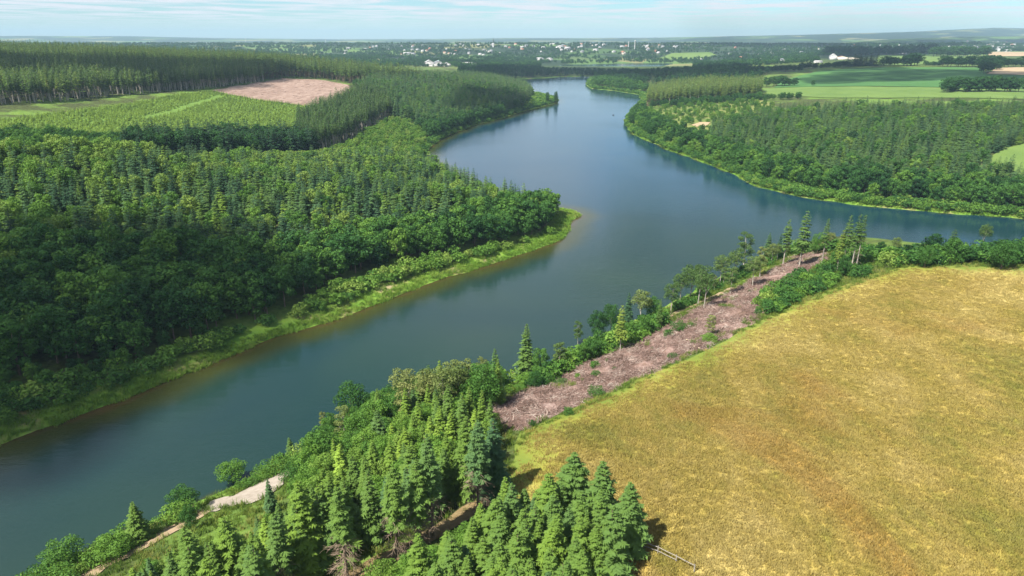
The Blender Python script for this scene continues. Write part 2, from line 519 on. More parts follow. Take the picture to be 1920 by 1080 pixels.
# ------------------------------------------------------------------ sheets laid on the ground
def sheet(name, poly, spacing, off, mat, wobble=0.6, step=5, seed=0):
    ring = roughen(list(poly) + [poly[0]], step, wobble, seed + 31)[:-1]
    P = np.array(ring)
    lo, hi = P.min(0), P.max(0)
    gx, gy = np.meshgrid(np.arange(lo[0], hi[0], spacing), np.arange(lo[1], hi[1], spacing))
    gx = gx.ravel() + rng.uniform(-.25, .25, gx.size) * spacing; gy = gy.ravel() + rng.uniform(-.25, .25, gy.size) * spacing
    ok = inside(P, gx, gy)
    gx, gy = gx[ok], gy[ok]
    ok = edge_dist(P, gx, gy) > spacing * 0.4
    pts = [Vector(p) for p in ring] + [Vector((a, b)) for a, b in zip(gx[ok], gy[ok])]
    v, e, f, *_ = delaunay_2d_cdt(pts, [], [list(range(len(ring)))], 1, 1e-4)
    A = np.array([(q.x, q.y) for q in v])
    Z = np.maximum(land(A[:, 0], A[:, 1]), 0.02) + off
    F = []
    for t in f:
        a, b_, c = (A[i] for i in t[:3])
        F.append(list(t) if np.cross(b_ - a, c - a) > 0 else list(t)[::-1])
    me = bpy.data.meshes.new(name)
    me.from_pydata(np.column_stack([A, Z]).tolist(), [], F)
    me.polygons.foreach_set('use_smooth', np.ones(len(me.polygons), bool))
    me.materials.append(mat)
    at = me.attributes.new('edge', 'FLOAT', 'POINT')
    at.data.foreach_set('value', edge_dist(P, A[:, 0], A[:, 1]).astype(np.float32))
    o = link(name, me)
    tag(o, kind='structure')
    return np.array(ring)

MEADOW_PX = [(965, 862), (975, 812), (1010, 798), (1120, 746), (1250, 688), (1340, 650), (1420, 606), (1500, 568), (1560, 543), (1640, 514),
             (1700, 500), (1800, 499), (1920, 503), (2100, 512), (2500, 620), (2700, 900), (2700, 1400), (1300, 1500), (1020, 1400), (985, 1130), (960, 1000), (935, 930)]
meadow_w = sheet("meadow", gpoly(MEADOW_PX), 4.0, 0.16, meadow_material(), 0.5, 4, 1)
BRASH_PX = [(915, 772), (960, 748), (1030, 715), (1090, 688), (1160, 655), (1230, 622), (1280, 598), (1340, 562), (1420, 522), (1480, 494), (1500, 478),
            (1550, 474), (1556, 490), (1500, 516), (1450, 545), (1425, 575), (1420, 603), (1335, 648), (1248, 686), (1115, 744), (1005, 796), (975, 808), (940, 800)]
m_brash = simple_ground("brash", [(0.30, (0.085, 0.055, 0.036)), (0.45, (0.21, 0.135, 0.105)), (0.55, (0.30, 0.205, 0.175)), (0.70, (0.40, 0.31, 0.26))], 1.3, (1, 0.4, 1), R(35), 0.9)
brash_w = sheet("felled_ground", gpoly(BRASH_PX), 3.0, 0.10, m_brash, 0.9, 3, 2)
m_track = simple_ground("track_earth", [(0.3, (0.20, 0.13, 0.075)), (0.5, (0.31, 0.225, 0.14)), (0.7, (0.40, 0.32, 0.215))], 0.9, (1, 1, 1), 0, 0.3)
m_gravel = simple_ground("track_gravel", [(0.3, (0.20, 0.165, 0.125)), (0.5, (0.31, 0.265, 0.215)), (0.7, (0.40, 0.35, 0.29))], 1.1, (1, 1, 1), 0, 0.3)
def strip_poly(px, width):
    c = np.array([ground(*p) for p in px])
    L, Rr = [], []
    for i in range(len(c)):
        t = c[min(i + 1, len(c) - 1)] - c[max(i - 1, 0)]
        t /= np.linalg.norm(t)
        w = width[i] if isinstance(width, (list, tuple)) else width
        n = np.array([-t[1], t[0]]) * w / 2
        L.append(tuple(c[i] + n)); Rr.append(tuple(c[i] - n))
    return L + Rr[::-1]
TRACK_A = [(150, 1095), (185, 1065), (240, 1040), (295, 1008), (340, 985), (385, 958)]
TRACK_B = [(378, 962), (400, 950), (430, 942), (470, 930), (505, 905), (530, 890), (556, 874)]
TRACK_C = [(1120, 648), (1180, 626), (1240, 600), (1290, 578), (1335, 558), (1372, 540)]
track_a = sheet("earth_track", strip_poly(TRACK_A, [3.2, 3.8, 3.6, 4.2, 4.0, 3.6]), 2.0, 0.16, m_track, 0.25, 2, 3)
track_b = sheet("gravel_track", strip_poly(TRACK_B, [4.5, 8.5, 6.0, 9.5, 6.0, 4, 2]), 2.0, 0.20, m_gravel, 0.9, 2, 4)
m_soil = simple_ground("rust_soil", [(0.3, (0.10, 0.075, 0.035)), (0.5, (0.19, 0.135, 0.065)), (0.7, (0.27, 0.21, 0.11))], 0.9, (1, 1, 1), 0, 0.4)
path_w = sheet("brown_path", gpoly([(950, 925), (925, 945), (898, 958), (830, 1006), (760, 1044), (690, 1076), (640, 1105), (625, 1095), (650, 1074), (740, 1030), (820, 984), (895, 938), (935, 912)]), 2.0, 0.2, m_soil, 0.3, 2, 7)
track_c = sheet("sandy_track", strip_poly(TRACK_C, [0.8, 1.2, 2.2, 2.6, 2.8, 2.0]), 2.0, 0.18, m_track, 0.25, 2, 5)
PLANTATION_PX = [(-300, 236), (0, 226), (150, 206), (330, 178), (400, 172), (480, 187), (590, 199), (655, 204), (600, 226), (520, 246), (400, 262), (200, 262), (0, 256), (-300, 272)]
CLEARING_PX = [(396, 170), (470, 157), (530, 147), (600, 150), (655, 160), (656, 180), (625, 194), (570, 199), (500, 190), (420, 175)]
m_clear = simple_ground("felled_earth", [(0.32, (0.15, 0.10, 0.072)), (0.48, (0.24, 0.165, 0.13)), (0.62, (0.31, 0.225, 0.18))], 0.22, (1, 0.3, 1), R(70), 0.5)
clearing_w = sheet("clearing", gpoly(CLEARING_PX), 9, 0.35, m_clear, 1.5, 9, 6)
m_field_bright = simple_ground("pasture", [(0.35, (0.085, 0.145, 0.032)), (0.55, (0.12, 0.185, 0.042)), (0.7, (0.155, 0.205, 0.06))], 0.03, (1, 0.5, 1), 0, 0.1)
m_field_mid = simple_ground("crop", [(0.35, (0.045, 0.12, 0.030)), (0.6, (0.065, 0.155, 0.038))], 0.03, (1, 0.4, 1), R(20), 0.1)
m_field_tan = simple_ground("stubble", [(0.35, (0.30, 0.22, 0.13)), (0.6, (0.40, 0.30, 0.19))], 0.03, (1, 0.4, 1), 0, 0.1)
FIELDS = [("pasture_field", [(1410, 178), (1440, 166), (1600, 163), (1760, 165), (1920, 168), (2200, 172), (2200, 190), (1900, 186), (1700, 184), (1550, 184)], m_field_bright, 0.55),
          ("crop_field", [(1470, 150), (1540, 133), (1640, 127), (1840, 127), (1850, 140), (1920, 142), (2100, 144), (2200, 171), (1920, 167), (1760, 164), (1600, 162), (1450, 165)], m_field_mid, 0.45),
          ("stubble_field", [(1850, 139), (1872, 128), (1960, 127), (2100, 128), (2100, 142), (1920, 141)], m_field_tan, 0.65),
          ("pasture_field", [(1642, 124), (1646, 104), (1700, 104), (1760, 103), (1840, 106), (1838, 110), (1770, 118), (1690, 124)], m_field_bright, 0.75),
          ("stubble_field", [(1855, 106), (1850, 98), (1960, 98), (1960, 106)], m_field_tan, 0.8),
          ("pasture_field", [(1825, 320), (1870, 287), (1925, 270), (2050, 262), (2050, 328), (1920, 332)], m_field_bright, 0.5),
          ("crop_field", [(1225, 112), (1260, 100), (1330, 98), (1345, 104), (1330, 110)], m_field_bright, 0.8),
          ("scrub_grass", [(1222, 228), (1268, 248), (1330, 272), (1338, 245), (1400, 226), (1480, 212), (1430, 188), (1330, 195), (1240, 206)], simple_ground("scrub_turf", [(0.35, (0.09, 0.14, 0.03)), (0.6, (0.18, 0.19, 0.06))], 0.08), 0.6),
          ("bare_patch", [(1296, 236), (1312, 231), (1332, 231), (1325, 238), (1305, 240)], m_field_tan, 1.0),
          ("bare_patch", [(1384, 236), (1400, 229), (1408, 230), (1406, 240), (1390, 243)], m_field_tan, 1.0)]
field_w = []
for k, (nm, px, mt, off) in enumerate(FIELDS):
    field_w.append(sheet(nm, gpoly(px), 14 if off > 0.3 else 5, off, mt, 1.0, 15 if off > 0.3 else 4, 20 + k))

# ------------------------------------------------------------------ foliage and bark materials
def leaf_material(name, stops, transl=0.25, rough=0.55, vary=0.25):
    m, nt, b = new_mat(name); g = NG(nt)
    t = g.attr('tint', 'INSTANCER')
    tcn = g.n('ShaderNodeTexCoord')
    n = g.noise(tcn.outputs['Object'], 0.9, 2, 0.6)
    f = g.math('ADD', t, g.math('MULTIPLY', g.math('SUBTRACT', n, 0.5), vary), clamp=True)
    col = g.ramp(f, stops)
    nt.links.new(col, b.inputs['Base Color'])
    b.inputs['Roughness'].default_value = rough
    b.inputs['Specular IOR Level'].default_value = 0.10
    tr = g.n('ShaderNodeBsdfTranslucent')
    nt.links.new(g.mix(0.35, col, (0.12, 0.20, 0.02)), tr.inputs[0])
    mx = g.n('ShaderNodeMixShader'); mx.inputs[0].default_value = transl
    nt.links.new(b.outputs[0], mx.inputs[1]); nt.links.new(tr.outputs[0], mx.inputs[2])
    nt.links.new(mx.outputs[0], nt.nodes['Material Output'].inputs['Surface'])
    return m
def bark_material(name, a, c, scale=3.0):
    m, nt, b = new_mat(name); g = NG(nt)
    tcn = g.n('ShaderNodeTexCoord')
    mp = g.n('ShaderNodeMapping'); mp.inputs['Scale'].default_value = (1, 1, 0.3)
    nt.links.new(tcn.outputs['Object'], mp.inputs[0])
    nt.links.new(g.ramp(g.noise(mp.outputs[0], scale, 4, 0.65), [(0.35, a), (0.65, c)]), b.inputs['Base Color'])
    b.inputs['Roughness'].default_value = 0.9
    return m
M_SPRUCE = leaf_material("spruce_needles", [(0.0, (0.024, 0.062, 0.029)), (0.25, (0.059, 0.126, 0.059)), (0.45, (0.096, 0.178, 0.062)), (0.65, (0.122, 0.208, 0.042)), (0.85, (0.165, 0.265, 0.040)), (1.0, (0.27, 0.40, 0.06))], 0.28)
M_PINE = leaf_material("pine_needles", [(0.0, (0.041, 0.089, 0.025)), (0.5, (0.106, 0.181, 0.043)), (1.0, (0.203, 0.265, 0.045))], 0.25)
M_LEAF = leaf_material("broad_leaves", [(0.0, (0.017, 0.055, 0.020)), (0.3, (0.036, 0.106, 0.025)), (0.55, (0.072, 0.170, 0.031)), (0.8, (0.132, 0.253, 0.037)), (1.0, (0.216, 0.310, 0.061))], 0.34)
M_BIRCH = leaf_material("birch_leaves", [(0.0, (0.050, 0.106, 0.031)), (0.5, (0.106, 0.169, 0.044)), (1.0, (0.213, 0.237, 0.075))], 0.3)
M_BARK = bark_material("spruce_bark", (0.085, 0.060, 0.042), (0.22, 0.165, 0.12))
M_PALE = bark_material("pale_bark", (0.24, 0.21, 0.17), (0.46, 0.42, 0.36))
M_TWIG = bark_material("dead_twigs", (0.13, 0.095, 0.065), (0.27, 0.205, 0.15))
M_GREY = bark_material("bleached_wood", (0.34, 0.30, 0.27), (0.56, 0.51, 0.47))

# ------------------------------------------------------------------ tree forms
def spruce_form(seed, H=15.0, RAD=2.9, whorls=26, per=8, sprays=6, base=0.06, droop=1.0, slim=0.62, thin=0.0, cluster=1.0):
    r = random.Random(seed)
    V, F = [], []
    def rhomb(p, d, w, l, sag):
        q = p + d * l; q = q + np.array([0, 0, -sag])
        m_ = p + d * l * 0.45 + np.array([0, 0, -sag * 0.25])
        i = len(V)
        V.extend([p, m_ + w, q, m_ - w]); F.append([i, i + 1, i + 2, i + 3])
    lean = np.array([r.uniform(-.2, .2), r.uniform(-.2, .2), 0])
    for k in range(whorls):
        t = base + (1 - base) * (max(0.0, k + r.uniform(-.2, .2)) / whorls) ** 0.92
        t = min(max(t, base), 0.985)
        rad = RAD * ((1 - t) ** slim) * min(1.0, 0.72 + 1.6 * (t - base)) * r.uniform(0.84, 1.12) + 0.14
        nb = max(4, int(per * (0.55 + 0.55 * (1 - t))))
        a0 = r.uniform(0, math.tau)
        for b in range(nb):
            if r.random() < thin: continue
            az = a0 + math.tau * b / nb + r.uniform(-.3, .3)
            L = rad * r.uniform(0.6, 1.2)
            c, s = math.cos(az), math.sin(az)
            out = np.array([c, s, 0]); side = np.array([-s, c, 0])
            rise = (0.55 * (t - 0.45)) * L - 0.08 * L
            z0 = H * t + r.uniform(-.55, .55) * H * (1 - base) / whorls
            p0 = np.array([0, 0, z0]) + lean * t
            def line(u): return p0 + out * (L * u) + np.array([0, 0, rise * u - droop * L * (0.34 * u * u - 0.14 * u ** 3)])
            for j in range(sprays):
                u = 0.12 + 0.86 * (j + r.random() * 0.6) / sprays
                p = line(u)
                l = (0.52 * L * (1.05 - 0.72 * u) + 0.14) * r.uniform(.8, 1.2) * cluster
                for sg in (-1, 1):
                    if sprays == 1 and sg == 1 and r.random() < .3: continue
                    d = out * r.uniform(.45, .85) + side * sg * r.uniform(.6, 1.0) + np.array([0, 0, r.uniform(-.28, .12)])
                    d /= np.linalg.norm(d)
                    w = np.cross(d, [0, 0, 1.0]); w = w / (np.linalg.norm(w) + 1e-6) * l * r.uniform(.12, .21) * (1.25 if sprays < 5 else 1) + np.array([0, 0, r.uniform(-.10, .10) * l])
                    rhomb(p, d, w, l, l * r.uniform(.12, .38) * droop)
            p = line(0.45 if sprays > 1 else 0.1)
            q = line(1.0); d = q - p; l = np.linalg.norm(d) * 1.1; d /= l / 1.1
            rhomb(p, d, side * L * (0.13 if sprays > 1 else 0.30) + np.array([0, 0, r.uniform(-.1, .1)]), l, 0.03 * L)
    # leader
    for k in range(3):
        a = math.tau * k / 3
        rhomb(np.array([0, 0, H * 0.955]) + lean, np.array([0.03 * math.cos(a), 0.03 * math.sin(a), 1.0]), np.array([math.cos(a), math.sin(a), 0]) * 0.13, H * 0.05, 0)
    return np.array(V), np.array(F)
def trunk_form(H, r0, seed, bend=0.15, sides=6, dead=0, dead_span=(0.08, 0.4), dead_len=1.7):
    r = random.Random(seed)
    n = 6
    pts = [(bend * math.sin(2 * t + seed) * t, bend * math.cos(1.7 * t + seed) * t, H * 0.97 * t - 0.4 * (t == 0)) for t in [i / n for i in range(n + 1)]]
    rad = [max(0.03, r0 * (1 - 0.9 * i / n)) for i in range(n + 1)]
    parts = [tube(pts, rad, sides)]
    twigs = []
    for k in range(dead):
        t = r.uniform(*dead_span); a = r.uniform(0, math.tau); L = dead_len * r.uniform(.5, 1.1)
        z = H * t
        o = np.array([math.cos(a), math.sin(a), 0])
        sag = r.uniform(0.1, 0.5)
        twigs.append(tube([o * 0.05 + (0, 0, z), o * L * .5 + (0, 0, z - sag * L * .3), o * L + (0, 0, z - sag * L)], [0.045, 0.03, 0.012], 3))
        for q in range(3):
            f = r.uniform(.35, .85); a2 = a + r.choice((-1, 1)) * r.uniform(.5, 1.0)
            b0 = o * L * f + (0, 0, z - sag * L * f * .9)
            o2 = np.array([math.cos(a2), math.sin(a2), -0.35])
            twigs.append(tube([b0, b0 + o2 * L * 0.38], [0.022, 0.010], 3))
    return parts, twigs
def leaf_cloud(cs, rads, nums, size, seed, up=0.25, jit=0.55, fill=0.18, shell=(0.82, 1.08)):
    r = np.random.default_rng(seed)
    P, N, S = [], [], []
    cs = np.asarray(cs); rads = np.asarray(rads)
    for i in range(len(cs)):
        n = int(nums[i])
        d = r.normal(size=(n, 3)); d[:, 2] += up
        d /= np.linalg.norm(d, axis=1)[:, None]
        rr = rads[i] * r.uniform(*shell, n)
        inn = r.random(n) < fill
        rr[inn] *= r.uniform(.35, .8, inn.sum())
        p = cs[i] + d * rr[:, None] * (1, 1, 0.86)
        keep = np.ones(n, bool)
        for j in range(len(cs)):
            if j != i: keep &= np.linalg.norm((p - cs[j]) / (1, 1, 0.86), axis=1) > rads[j] * 0.78
        keep |= inn & (r.random(n) < .4)
        P.append(p[keep]); N.append((d + r.normal(size=(n, 3)) * jit)[keep]); S.append(size * r.uniform(.65, 1.35, n)[keep])
    P, N, S = np.concatenate(P), np.concatenate(N), np.concatenate(S)
    N /= np.linalg.norm(N, axis=1)[:, None]
    a = np.cross(N, r.normal(size=N.shape)); a /= np.linalg.norm(a, axis=1)[:, None]
    b = np.cross(N, a)
    h = S[:, None] * .5
    V = np.stack([P - a * h, P + b * h * .62 - N * h * .12, P + a * h, P - b * h * .62 - N * h * .12], 1).reshape(-1, 3)
    return V, np.arange(len(V)).reshape(-1, 4)
def broad_form(seed, H=14.0, RAD=4.6, lobes=16, leaves=3200, size=0.55, base=0.2, tall=1.0, lr=(0.26, 0.42)):
    r = np.random.default_rng(seed)
    cs, rads = [], []
    cz, hz = H * (base + 1) / 2, H * (1 - base) / 2
    for k in range(lobes):
        t = (k + 0.5) / lobes
        z = 1 - 1.85 * t
        a = k * 2.39996 + r.uniform(-.4, .4)
        ring = math.sqrt(max(0, 1 - z * z * 0.9))
        rad = RAD * r.uniform(*lr)
        m = r.uniform(.58, .82)
        cs.append((math.cos(a) * ring * RAD * m, math.sin(a) * ring * RAD * m, cz + z * (hz - rad * .75) * (1 if z > 0 else .9)))
        rads.append(rad)
    cs.append((0, 0, cz)); rads.append(RAD * .55)
    rads = np.array(rads)
    nums = leaves * rads ** 2 / (rads ** 2).sum()
    return leaf_cloud(cs, rads, nums, size, seed), cs
def broad_trunk(H, r0, cs, seed, limbs=6, top=0.55):
    r = random.Random(seed)
    b = (r.uniform(-.3, .3), r.uniform(-.3, .3))
    pts = [(b[0] * t, b[1] * t, H * top * t - 0.4 * (t == 0)) for t in (0, .3, .6, 1)]
    parts = [tube(pts, [r0, r0 * .8, r0 * .65, r0 * .4], 6)]
    for c in random.Random(seed).sample(list(cs), min(limbs, len(cs))):
        z = H * top * r.uniform(.45, .95)
        parts.append(tube([(b[0] * .7, b[1] * .7, z), (c[0] * .45, c[1] * .45, z + (c[2] - z) * .45 + .3), tuple(c)], [r0 * .4, r0 * .25, 0.04], 4))
    return merge(parts)
FORMS = {}   # kind -> level -> list of (crown mesh, trunk mesh, joined mesh)
UNIT = dict(spruce_tree=15.0, pine_tree=22.0, broadleaf_tree=14.0, shrub=3.0, birch_tree=13.0, dead_tree=14.0, gaunt_pine=15.0)
def add_form(kind, level, crown, trunk_parts, mats):
    """crown: list of (v,f,mi); trunk_parts likewise, material indices into mats"""
    L = FORMS.setdefault(kind, {}).setdefault(level, [])
    i = len(L)
    mc = quads_mesh(kind + "_crown", crown, mats) if crown else None
    mt = quads_mesh(kind + "_trunk", trunk_parts, mats, smooth=True) if trunk_parts else None
    mj = quads_mesh(kind + "_form", crown + trunk_parts, mats)
    L.append((mc, mt, mj))
def pack(pl, mi):
    if not pl: return []
    v, f = merge(pl); return [(v, f, mi)]
for k in range(4):
    cr = spruce_form(100 + k, whorls=33, per=10, sprays=8, RAD=(2.9, 2.5, 3.2, 2.7)[k], slim=.82, cluster=.92, thin=.08)
    tp, tw = trunk_form(15, 0.2, k)
    add_form('spruce_tree', 'hi', [(*cr, 0)], pack(tp, 1), [M_SPRUCE, M_BARK])
for k in range(3):   # dead lower branches
    cr = spruce_form(120 + k, whorls=25, per=10, sprays=8, RAD=(2.7, 2.4, 2.6)[k], base=(0.42, 0.5, 0.36)[k], slim=.7, cluster=.92, thin=.1)
    tp, tw = trunk_form(15, 0.21, k + 5, dead=80, dead_span=(0.08, 0.52), dead_len=2.1)
    add_form('spruce_tree', 'bare', [(*cr, 0)], pack(tp, 1) + pack(tw, 2), [M_SPRUCE, M_BARK, M_TWIG])
for k in range(5):
    cr = spruce_form(140 + k, whorls=17, per=7, sprays=4, RAD=(2.9, 2.5, 3.2, 2.7, 2.2)[k], cluster=1.15)
    tp, tw = trunk_form(15, 0.2, k, sides=4)
    add_form('spruce_tree', 'mid', [(*cr, 0)], pack(tp, 1), [M_SPRUCE, M_BARK])
for k in range(4):
    cr = spruce_form(160 + k, whorls=11, per=6, sprays=1, RAD=(2.8, 2.4, 3.1, 2.6)[k], cluster=1.5)
    tp, tw = trunk_form(15, 0.2, k, sides=3)
    add_form('spruce_tree', 'lo', [(*cr, 0)], pack(tp, 1), [M_SPRUCE, M_BARK])
for k in range(4):
    cr = spruce_form(180 + k, H=22, whorls=15, per=7, sprays=3, RAD=(2.9, 2.5, 3.3, 2.7)[k], base=(0.38, 0.48, 0.32, 0.44)[k], slim=.5, cluster=1.25)
    tp, tw = trunk_form(22, 0.27, k, sides=5, dead=10, dead_span=(.15, .42), dead_len=1.8)
    add_form('pine_tree', 'mid', [(*cr, 0)], pack(tp, 1) + pack(tw, 2), [M_PINE, M_PALE, M_TWIG])
for k in range(3):
    cr = spruce_form(190 + k, H=22, whorls=9, per=6, sprays=1, RAD=(2.9, 2.5, 3.2)[k], base=0.42, slim=.5, cluster=1.6)
    tp, tw = trunk_form(22, 0.27, k, sides=3)
    add_form('pine_tree', 'lo', [(*cr, 0)], pack(tp, 1), [M_PINE, M_BARK])
for k in range(3):   # gaunt conifers with pale trunks on the point
    cr = spruce_form(200 + k, whorls=19, per=7, sprays=5, RAD=(2.3, 2.5, 2.0)[k], base=(0.42, 0.32, 0.5)[k], slim=.6, thin=.12, cluster=1.35)
    tp, tw = trunk_form(15, 0.2, k + 3, bend=.3, dead=26, dead_span=(.1, .55), dead_len=1.4)
    add_form('gaunt_pine', 'hi', [(*cr, 0)], pack(tp, 1) + pack(tw, 2), [M_PINE, M_PALE, M_TWIG])
FORMS['gaunt_pine']['mid'] = FORMS['gaunt_pine']['lo'] = FORMS['gaunt_pine']['hi']
for lv, n, lob, lea, sz in (('hi', 4, 20, 4200, 0.50), ('mid', 5, 15, 1500, 0.82), ('lo', 4, 9, 380, 1.55)):
    for k in range(n):
        (v, f), cs = broad_form(300 + k + ord(lv[0]), RAD=(4.4, 5.0, 4.0, 4.7, 3.8)[k], lobes=lob, leaves=lea, size=sz, base=(.08, .14, .05, .12, .07)[k])
        add_form('broadleaf_tree', lv, [(v, f, 0)], [(*broad_trunk(14, .26, cs, k, 7 if lv == 'hi' else 3), 1)], [M_LEAF, M_BARK])
for lv, n, lob, lea, sz in (('hi', 4, 11, 1700, 0.24), ('mid', 4, 8, 520, 0.44), ('lo', 2, 5, 150, 0.85)):
    for k in range(n):
        (v, f), cs = broad_form(400 + k + ord(lv[0]), H=3.0, RAD=(1.9, 1.6, 2.2, 1.7)[k], lobes=lob, leaves=lea, size=sz, base=0.0, lr=(.32, .5))
        add_form('shrub', lv, [(v, f, 0)], [(*broad_trunk(3, .06, cs, k, 5 if lv != 'lo' else 2, .3), 1)], [M_LEAF, M_BARK])
for k in range(4):   # slender open crowns over pale stems
    (v, f), cs = broad_form(500 + k, H=13, RAD=(2.1, 2.5, 1.8, 2.6)[k], lobes=17, leaves=2100, size=.36, base=(.18, .38, .25, .5)[k], lr=(.26, .46))
    add_form('birch_tree', 'hi', [(v, f, 0)], [(*broad_trunk(13, .15, cs, k, 8, .85), 1)], [M_BIRCH, M_PALE])
FORMS['birch_tree']['mid'] = FORMS['birch_tree']['lo'] = FORMS['birch_tree']['hi']
for k in range(2):
    tp, tw = trunk_form(14, .2, 60 + k, bend=.4, dead=90, dead_span=(.15, .96), dead_len=2.3)
    add_form('dead_tree', 'hi', pack(tw, 0), pack(tp, 0), [M_GREY])
FORMS['dead_tree']['mid'] = FORMS['dead_tree']['lo'] = FORMS['dead_tree']['hi']

# ------------------------------------------------------------------ where things grow
PLANTS = []   # dicts: kind, x, y, z, h, w, tint, lv, label, group, hand
def plant(kind, x, y, h, w=1.0, tint=0.5, label=None, group=None, lv=None, hand=False, form=None, rot=None):
    PLANTS.append(dict(kind=kind, x=x, y=y, h=h, w=w, tint=min(max(tint, 0), 1), label=label, group=group, lv=lv, hand=hand, form=form, rot=rot))
NO_GO = [track_a, track_b, track_c, path_w]
def scatter(poly, spacing, avoid=(), px=True, shore_gap=3.0, jitter=0.42):
    P = np.array(gpoly(poly) if px else poly)
    lo, hi = P.min(0), P.max(0)
    gx, gy = np.meshgrid(np.arange(lo[0], hi[0], spacing), np.arange(lo[1], hi[1], spacing * .87))
    gx = gx + (np.arange(gx.shape[0]) % 2)[:, None] * spacing * .5
    gx = gx.ravel() + rng.uniform(-jitter, jitter, gx.size) * spacing
    gy = gy.ravel() + rng.uniform(-jitter, jitter, gy.size) * spacing
    ok = inside(P, gx, gy)
    gx, gy = gx[ok], gy[ok]
    ok = shore(gx, gy) > shore_gap
    for a in avoid: ok &= ~inside(a, gx, gy)
    return gx[ok], gy[ok]
def grow(poly, spacing, mix, avoid=(), px=True, shore_gap=3.0, thin=None):
    """mix: list of (share, kind, (h0,h1), (tint mean, sd), label, group[, level])"""
    gx, gy = scatter(poly, spacing, avoid, px, shore_gap)
    shares = np.array([m[0] for m in mix], float); shares /= shares.sum()
    patch = wave(gx, gy, spacing * 9, 77) * 0.5 + wave(gx, gy, spacing * 4, 78) * .3
    for i in range(len(gx)):
        if thin is not None and rng.random() > thin: continue
        u = min(max(rng.random() + patch[i] * .35, 0), .999)
        m = mix[int(np.searchsorted(np.cumsum(shares), u))] if u < np.cumsum(shares)[-1] else mix[-1]
        h = rng.uniform(*m[2])
        plant(m[1], float(gx[i]), float(gy[i]), h * rng.uniform(.9, 1.08), rng.uniform(.85, 1.18), rng.normal(*m[3]), m[4], m[5], m[6] if len(m) > 6 else None)

G_L1 = ("broadleaf tree in the shaded wood on the far bank, lower left", "broadleaf trees of the shaded wood across the lake")
L1F = [(-250, 762), (0, 718), (140, 693), (240, 677), (330, 645), (420, 617), (520, 587), (560, 560)]
grow(L1F + [(520, 560), (480, 510), (380, 500), (100, 500), (-300, 500)], 5.2,
     [(0.86, 'broadleaf_tree', (11.5, 16), (.46, .17), *G_L1), (0.14, 'broadleaf_tree', (8, 12), (.50, .14), *G_L1)])
G_L1B = ("dense green broadleaf tree in the wood along the curved far shore", "broadleaf trees behind the curved far shore")
grow([(560, 560), (640, 530), (740, 497), (850, 477), (960, 457), (1030, 428), (1062, 408), (1050, 398), (1000, 396), (940, 410), (850, 434), (700, 464), (600, 490), (480, 510), (520, 560)], 4.6,
     [(1, 'broadleaf_tree', (9.5, 14), (.48, .16), *G_L1B)], shore_gap=9)
grow([(985, 410), (1020, 398), (1072, 398), (1078, 406), (1050, 425), (1010, 425)], 5, shore_gap=8, mix=[(1, 'broadleaf_tree', (9, 13), (.62, .12), "fresh green broadleaf tree on the tip of the peninsula", "trees on the peninsula tip")])
G_SB1 = ("shrub in the shaded thicket at the water's edge, far bank", "shaded shrubs along the far bank")
grow([(-250, 780), (0, 722), (140, 697), (240, 680), (330, 648), (420, 620), (515, 592), (540, 604), (480, 642), (392, 678), (250, 732), (150, 765), (0, 818), (-200, 890)], 4.6, [(1, 'broadleaf_tree', (4, 6.5), (.46, .12), "low leafy tree in the shaded thicket below the far wood", "low trees of the shaded thicket")], shore_gap=9)
grow([(-250, 800), (0, 738), (150, 708), (250, 692), (340, 658), (430, 630), (512, 603), (480, 640), (392, 675), (250, 728), (150, 763), (0, 812), (-200, 885)], 3.1,
     [(1, 'shrub', (2.4, 4.6), (.62, .13), *G_SB1)], shore_gap=4.5)
G_SB2 = ("bright green shrub in the sunny thicket along the curved far bank", "sunlit shrubs along the curved far bank")
grow([(545, 604), (600, 562), (660, 528), (760, 497), (860, 480), (960, 462), (1030, 437), (1056, 428), (1036, 450), (960, 472), (900, 491), (840, 509), (760, 540), (700, 562), (640, 588), (600, 605)], 2.9,
     [(1, 'shrub', (2.0, 4.4), (.80, .12), *G_SB2)], shore_gap=5.5)
G_L2 = ("spruce in the mixed wood on the slope across the lake", "spruces of the mixed wood across the lake")
G_L2B = ("leafy tree among the spruces of the wood across the lake", "leafy trees among the spruces across the lake")
L2 = [(-300, 498), (100, 498), (380, 500), (480, 510), (600, 488), (700, 462), (850, 432), (940, 408), (1000, 394), (950, 377), (880, 350), (815, 320), (770, 306), (640, 306), (560, 315), (400, 308), (200, 312), (0, 315), (-300, 335)]
grow(L2, 5.1, [(0.54, 'spruce_tree', (7.5, 12.5), (.48, .17), *G_L2), (0.20, 'spruce_tree', (8, 13.5), (.22, .12), *G_L2), (0.26, 'broadleaf_tree', (6, 10.5), (.80, .15), *G_L2B)])
grow([(350, 345), (560, 345), (720, 320), (790, 310), (770, 298), (640, 296), (560, 300), (400, 312)], 4.0,
     [(1, 'broadleaf_tree', (5, 8), (.92, .08), "yellow-green young tree in the strip behind the spruces across the lake", "yellow-green young trees across the lake")])
G_L3 = ("dark tree in the belt between the wood and the young plantation", "dark trees edging the young plantation")
grow([(230, 300), (420, 296), (560, 292), (600, 285), (570, 268), (420, 272), (250, 275)], 5.0,
     [(0.5, 'spruce_tree', (13, 18), (.10, .08), *G_L3), (0.5, 'broadleaf_tree', (10, 14), (.20, .1), *G_L3)])
grow([(-300, 312), (0, 300), (230, 298), (250, 274), (120, 262), (-300, 272)], 4.4,
     [(1, 'broadleaf_tree', (6, 9), (.42, .17), "low leafy tree below the young plantation, far left", "low leafy trees below the plantation")])
grow([(-300, 318), (0, 318), (330, 312), (230, 300), (0, 302), (-300, 312)], 5, [(1, 'broadleaf_tree', (9, 12), (.88, .1), "olive tinged leafy tree in front of the darker belt, far left", "olive trees across the lake")])
